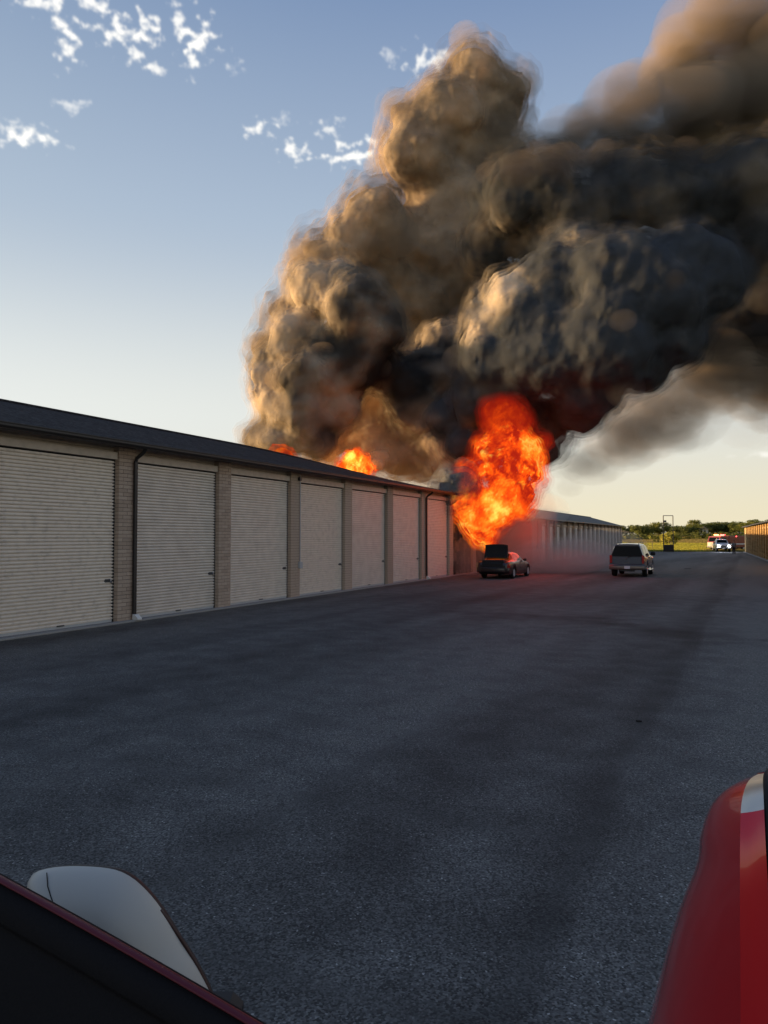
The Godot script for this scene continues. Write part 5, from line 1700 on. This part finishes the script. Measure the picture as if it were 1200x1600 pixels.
func smoke():
	M.puffs = noise_tex(cell(301, 0.018, FastNoiseLite.RETURN_DISTANCE, 2), 512, grad([[0.0, 1.0], [1.0, 0.0]]))
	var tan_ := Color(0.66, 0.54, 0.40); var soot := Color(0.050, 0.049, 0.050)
	var firm := [[-0.70, 0.035], [-0.55, 0.06], [-0.41, 0.09], [-0.28, 0.14], [-0.16, 0.20], [-0.04, 0.32], [0.08, 1.0]]
	var loose := [[-0.95, 0.04], [-0.72, 0.06], [-0.48, 0.09], [-0.22, 0.13], [0.05, 0.20], [0.32, 0.34], [0.6, 1.0]]
	plume("smoke", "thick smoke with cauliflower puffs rising from behind the roof on the left", LEFT_PLUME, 0.23, 1.5, 2.6, 401, firm, tan_, soot, 0.36, SOOT_AND_SUN_LEFT, 0.08, 0.6)
	plume("smoke", "dark billowing smoke rolling to the right above the fireball", NEAR_PLUME, 0.23, 1.15, 2.6, 402, firm, Color(0.80, 0.67, 0.50), Color(0.078, 0.086, 0.098), 1.12, SOOT_AND_SUN_NEAR, 0.08, 0.6, 0.4)
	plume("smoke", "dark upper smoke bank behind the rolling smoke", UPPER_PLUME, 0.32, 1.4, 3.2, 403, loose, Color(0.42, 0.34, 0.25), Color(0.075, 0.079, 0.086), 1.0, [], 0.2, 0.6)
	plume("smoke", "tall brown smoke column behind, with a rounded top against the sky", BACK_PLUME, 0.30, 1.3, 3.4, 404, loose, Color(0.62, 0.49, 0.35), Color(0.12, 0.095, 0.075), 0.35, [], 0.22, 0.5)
	drift("thin brown smoke bank drifting off at the upper right, sky showing through its edges", THIN_PLUME, 14, Color(0.66, 0.50, 0.34).linear_to_srgb(), 0.105, 505, 0.85)
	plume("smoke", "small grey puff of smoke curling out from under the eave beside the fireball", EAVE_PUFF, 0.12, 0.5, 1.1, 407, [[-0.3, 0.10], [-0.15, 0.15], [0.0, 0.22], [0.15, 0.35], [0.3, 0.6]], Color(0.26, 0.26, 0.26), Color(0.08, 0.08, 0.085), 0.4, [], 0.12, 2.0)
	drift("thin tan smoke trailing under the dark bank at the right", TRAIL, 9, Color(0.84, 0.62, 0.38).linear_to_srgb(), 0.05, 501, 1.35)
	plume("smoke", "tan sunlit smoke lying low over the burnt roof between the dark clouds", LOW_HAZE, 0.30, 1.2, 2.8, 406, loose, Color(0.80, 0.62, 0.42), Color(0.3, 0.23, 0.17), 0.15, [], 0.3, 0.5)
	drift("loose tan wisps just above the ridge of the burning roof", LOW_HAZE, 3, Color(0.95, 0.64, 0.36).linear_to_srgb(), 0.10, 502, 1.1)
	fringe("soft tan wisps on the edges of the tall smoke column", BACK_PLUME, 70, Color(0.72, 0.55, 0.37).linear_to_srgb(), 0.22, 503, 1.25)
	fringe("soft wisps on the puffs of the left smoke", LEFT_PLUME, 50, Color(0.74, 0.58, 0.41).linear_to_srgb(), 0.30, 506, 0.8)
	fringe("soft dark wisps on the rolling smoke above the fireball", NEAR_PLUME, 60, Color(0.20, 0.19, 0.19).linear_to_srgb(), 0.20, 507, 0.95)
	fringe("soft dark wisps on the upper smoke bank", UPPER_PLUME, 45, Color(0.22, 0.19, 0.165).linear_to_srgb(), 0.22, 508, 1.3)
	haze("pale smoke hanging over the ground round the dark sedan, pink from the fire", [[Vector3(-12.4, 1.9, -46.2), Vector3(2.4, 2.6, 1.9), 1.3], [Vector3(-12.0, 3.4, -46.0), Vector3(2.4, 3.2, 2.0), 0.8], [Vector3(-10.4, 0.7, -47.6), Vector3(3.6, 0.9, 2.6), 1.4], [Vector3(-9.4, 0.9, -51.0), Vector3(3.2, 1.2, 3.0), 1.0], [Vector3(-14.3, 1.0, -42.6), Vector3(0.9, 1.3, 1.2), 1.6]], Color(0.95, 0.90, 0.87), 0.13)
	haze("thin grey smoke drifting along the ground in front of the second storage row", [[Vector3(-11.6, 1.0, -57.0), Vector3(3.6, 1.3, 6.0), 1.0], [Vector3(-9.6, 1.3, -64.0), Vector3(3.6, 1.7, 8.0), 0.9], [Vector3(-10.4, 1.6, -52.0), Vector3(3.0, 1.4, 3.0), 0.7], [Vector3(-14.6, 4.6, -66.0), Vector3(1.6, 1.5, 6.0), 0.9]], Color(0.94, 0.91, 0.89), 0.045)

const LEFT_PLUME := [[-29.5, 8.8, -43.4, 1.1], [-27.5, 9.1, -43.3, 1.4], [-25.9, 10.0, -42.9, 1.6], [-28.3, 11.8, -43.9, 1.7], [-25.5, 12.7, -43.0, 1.9], [-29.0, 13.7, -43.5, 1.2], [-25.0, 11.5, -45.4, 2.0], [-23.4, 14.4, -44.9, 2.2], [-26.9, 16.2, -44.4, 2.0], [-22.4, 17.4, -44.2, 2.2], [-24.9, 19.4, -45.2, 2.0], [-21.6, 16.2, -45.7, 1.6], [-26.5, 19.5, -44.4, 1.3], [-22.5, 14.8, -47.6, 1.7], [-20.9, 13.2, -49.5, 2.1], [-19.5, 14.0, -51.2, 2.2], [-20.5, 11.4, -49.7, 1.7], [-19.0, 16.2, -52.4, 2.0], [-27.9, 14.6, -44.0, 1.3], [-25.3, 8.7, -44.3, 1.1]]
const BACK_PLUME := [[-18.8, 33.2, -57.4, 2.2], [-25.2, 18.6, -58.3, 2.5], [-25.8, 20.2, -55.8, 1.8], [-2.0, 33.2, -64.1, 2.7], [1.3, 36.3, -66.6, 3.2], [3.6, 41.1, -68.6, 3.2], [-5.8, 32.9, -63.5, 2.2], [-27.5, 25.5, -52.6, 2.6], [-25.3, 27.6, -53.5, 3.1], [-24.2, 26.7, -57.4, 3.8], [-21.3, 30.8, -57.5, 3.4], [-22.5, 32.7, -54.7, 3.0], [-20.1, 35.8, -55.6, 3.2], [-18.2, 39.1, -56.4, 2.5], [-17.6, 37.4, -58.9, 2.9], [-15.9, 38.7, -58.6, 1.7], [-22.9, 35.3, -54.4, 1.9], [-20.8, 25.6, -59.0, 3.8], [-25.7, 24.3, -56.8, 3.3], [-29.6, 25.0, -51.7, 1.8], [-23.2, 22.4, -59.1, 3.8], [-18.7, 28.9, -58.7, 3.4], [-16.7, 33.4, -59.5, 2.6], [-19.8, 24.2, -62.8, 3.4], [-27.4, 25.0, -54.8, 2.8], [-31.5, 23.4, -53.0, 1.9], [-33.0, 20.7, -52.4, 1.8], [-34.5, 18.1, -51.8, 1.6]]
const NEAR_PLUME := [[-15.4, 9.4, -46.7, 1.2], [-17.0, 10.3, -47.0, 1.2], [-14.7, 10.6, -45.8, 1.6], [-13.7, 11.7, -45.1, 1.8], [-12.0, 11.9, -45.9, 1.9], [-13.1, 13.2, -44.3, 1.9], [-10.7, 13.0, -44.3, 2.2], [-12.5, 16.6, -44.4, 1.7], [-13.7, 15.3, -43.9, 1.1], [-11.2, 15.6, -45.1, 2.4], [-8.7, 13.3, -44.1, 2.3], [-9.4, 17.4, -45.8, 2.7], [-7.6, 11.5, -45.8, 2.0], [-8.7, 10.2, -47.5, 1.5], [-6.2, 13.6, -44.1, 2.6], [-6.0, 17.1, -45.2, 2.8], [-8.6, 20.1, -48.3, 2.1], [-3.8, 16.0, -45.2, 2.6], [-2.3, 17.8, -46.9, 2.6], [-1.1, 17.3, -47.5, 2.0], [-4.8, 13.1, -47.0, 2.0], [-3.1, 14.3, -46.6, 2.0], [-10.5, 9.8, -48.9, 1.4], [-11.2, 8.0, -49.8, 1.0], [-12.2, 10.2, -48.1, 1.5], [-13.3, 10.4, -46.5, 1.3], [-15.6, 8.4, -45.5, 0.9]]
const UPPER_PLUME := [[-13.5, 26.2, -51.3, 2.6], [-11.0, 26.4, -51.4, 2.2], [-9.5, 24.5, -52.2, 2.8], [-6.9, 26.4, -54.4, 2.9], [-4.3, 25.5, -53.4, 2.7], [-2.0, 25.5, -56.7, 3.3], [0.8, 22.8, -58.1, 3.3], [1.6, 26.4, -56.1, 3.1], [2.2, 19.0, -58.9, 3.2], [3.8, 22.3, -57.3, 3.5], [-12.4, 24.2, -54.1, 2.7], [-0.3, 17.9, -58.8, 2.7], [4.2, 17.6, -59.9, 3.2], [-15.9, 24.2, -53.6, 2.2]]
const THIN_PLUME := [[-8.5, 31.7, -57.8, 3.7], [-11.0, 31.7, -56.7, 2.7], [-5.9, 33.4, -59.0, 3.7], [-2.1, 33.9, -60.7, 3.9], [-3.3, 39.6, -63.3, 3.3], [-0.0, 40.5, -63.7, 4.5], [3.2, 42.0, -65.1, 4.8], [2.4, 35.9, -63.9, 4.7], [5.7, 37.3, -64.2, 4.4], [-10.7, 31.4, -59.1, 3.0], [4.0, 13.9, -64.3, 2.9], [2.3, 16.1, -64.5, 3.5], [-1.3, 16.1, -62.9, 2.7]]
const LOW_HAZE := [[-27.4, 8.7, -47.7, 1.2], [-26.7, 8.2, -48.1, 1.0], [-23.0, 7.5, -48.7, 1.0], [-25.2, 9.0, -50.9, 1.7], [-23.0, 8.0, -52.0, 1.7], [-20.8, 7.6, -53.0, 1.5], [-18.1, 8.5, -49.8, 1.4], [-23.9, 9.5, -51.5, 2.4], [-21.9, 9.0, -52.5, 2.2], [-25.6, 10.7, -50.7, 2.4], [-19.9, 8.3, -53.4, 1.9], [-27.2, 9.5, -50.0, 1.6], [-22.1, 11.2, -52.3, 2.4], [-24.3, 12.4, -51.2, 2.2], [-17.3, 7.2, -50.3, 1.4]]
const EAVE_PUFF := [[-14.6, 4.9, -41.1, 0.7], [-14.3, 5.6, -41.2, 0.7], [-15.2, 4.5, -40.8, 0.4], [-13.7, 5.5, -41.5, 0.5], [-14.9, 5.5, -41.0, 0.5], [-14.0, 4.8, -41.4, 0.4]]
const FIREBALL := [[-14.4, 4.1, -42.1, 0.6], [-13.9, 4.0, -42.4, 0.7], [-13.2, 3.3, -42.7, 0.8], [-13.4, 2.5, -42.6, 0.4], [-12.6, 3.9, -43.0, 1.1], [-12.0, 5.1, -43.2, 1.3], [-11.3, 6.2, -43.5, 1.1], [-10.8, 7.1, -43.7, 0.7], [-11.6, 7.7, -43.3, 1.0], [-12.5, 6.7, -42.9, 1.1], [-13.5, 5.7, -42.5, 0.8], [-13.9, 4.7, -42.3, 0.8], [-12.1, 8.7, -43.0, 0.8], [-10.3, 5.9, -44.0, 0.6], [-11.5, 4.0, -43.4, 0.8], [-13.0, 2.2, -42.8, 0.4], [-11.7, 6.7, -43.3, 1.1], [-11.2, 4.9, -44.1, 0.7], [-13.5, 2.9, -42.6, 0.5], [-13.8, 6.4, -42.3, 0.7], [-13.9, 5.6, -42.3, 0.7], [-13.7, 4.9, -42.4, 0.8], [-13.1, 7.5, -42.6, 0.7]]
const FIRE_TOP := [[-13.0, 9.8, -42.8, 0.6], [-12.0, 9.8, -43.2, 0.9], [-11.2, 9.1, -43.6, 0.8], [-12.4, 9.3, -43.1, 1.0], [-10.0, 7.9, -44.2, 0.5]]
const ROOF_FIRE := [[-24.5, 7.1, -45.8, 0.2], [-24.2, 7.2, -45.9, 0.3], [-23.8, 7.5, -46.1, 0.3], [-23.6, 7.9, -46.2, 0.3], [-23.3, 7.5, -46.4, 0.3], [-23.0, 7.1, -46.5, 0.3], [-23.5, 7.0, -46.3, 0.4], [-24.0, 6.9, -46.1, 0.3], [-22.7, 6.8, -46.7, 0.2]]
const ROOF_GLOW := [[-25.9, 7.5, -39.7, 0.2], [-25.6, 7.4, -39.8, 0.2], [-25.2, 7.2, -40.0, 0.3], [-24.8, 7.0, -40.2, 0.2]]
const EDGE_WISPS := [[-29.0, 26.7, -49.6, 1.5], [-26.7, 29.5, -50.6, 1.5], [-24.4, 32.4, -51.6, 1.4], [-22.6, 36.4, -52.3, 1.3], [-19.8, 38.9, -53.5, 1.4], [-30.8, 23.5, -48.9, 1.4], [-13.5, 37.9, -56.4, 1.5], [-13.1, 35.4, -56.7, 1.7], [-32.7, 20.0, -48.2, 1.2], [-33.9, 16.1, -47.8, 1.2], [-33.2, 18.1, -48.0, 1.2], [-34.9, 9.6, -47.5, 1.1], [-13.6, 32.4, -56.6, 1.7], [-10.4, 34.9, -57.9, 2.0], [-6.4, 36.4, -59.8, 2.2]]
const TRAIL := [[-5.8, 11.4, -56.5, 2.8], [-3.3, 11.4, -57.7, 2.8], [-7.5, 9.1, -55.8, 2.1], [-9.2, 7.5, -55.1, 1.6], [-0.8, 13.3, -58.8, 3.0], [2.0, 14.2, -60.0, 3.5], [-3.8, 9.1, -57.6, 1.4], [2.1, 11.9, -60.2, 1.8], [4.7, 14.7, -61.3, 3.2]]
const SOOT_AND_SUN_LEFT := [[Vector3(-22.0, 18.3, -45.5), 3.7, 1.00], [Vector3(-23.3, 14.4, -45.0), 3.3, 0.90], [Vector3(-19.3, 12.7, -46.9), 3.9, 0.80], [Vector3(-25.3, 9.2, -44.3), 2.0, 0.60], [Vector3(-26.1, 12.2, -43.8), 1.7, 0.35], [Vector3(-28.0, 12.7, -42.9), 2.2, -0.30], [Vector3(-27.2, 17.0, -43.1), 2.2, -0.25]]  # soot in the core, with sunlit left rims and shaded middle painted in
const SOOT_AND_SUN_NEAR := [[Vector3(-12.6, 17.0, -43.3), 2.3, -1.40], [Vector3(-13.9, 15.3, -42.7), 1.8, -1.40], [Vector3(-8.2, 19.5, -45.2), 1.9, -0.60], [Vector3(-15.6, 18.4, -41.8), 1.2, -0.50], [Vector3(-11.8, 11.4, -43.8), 3.1, 0.30], [Vector3(-4.8, 15.3, -46.9), 5.4, 0.25]]  # negative spots paint sunlight onto the lit puffs, positive ones darken
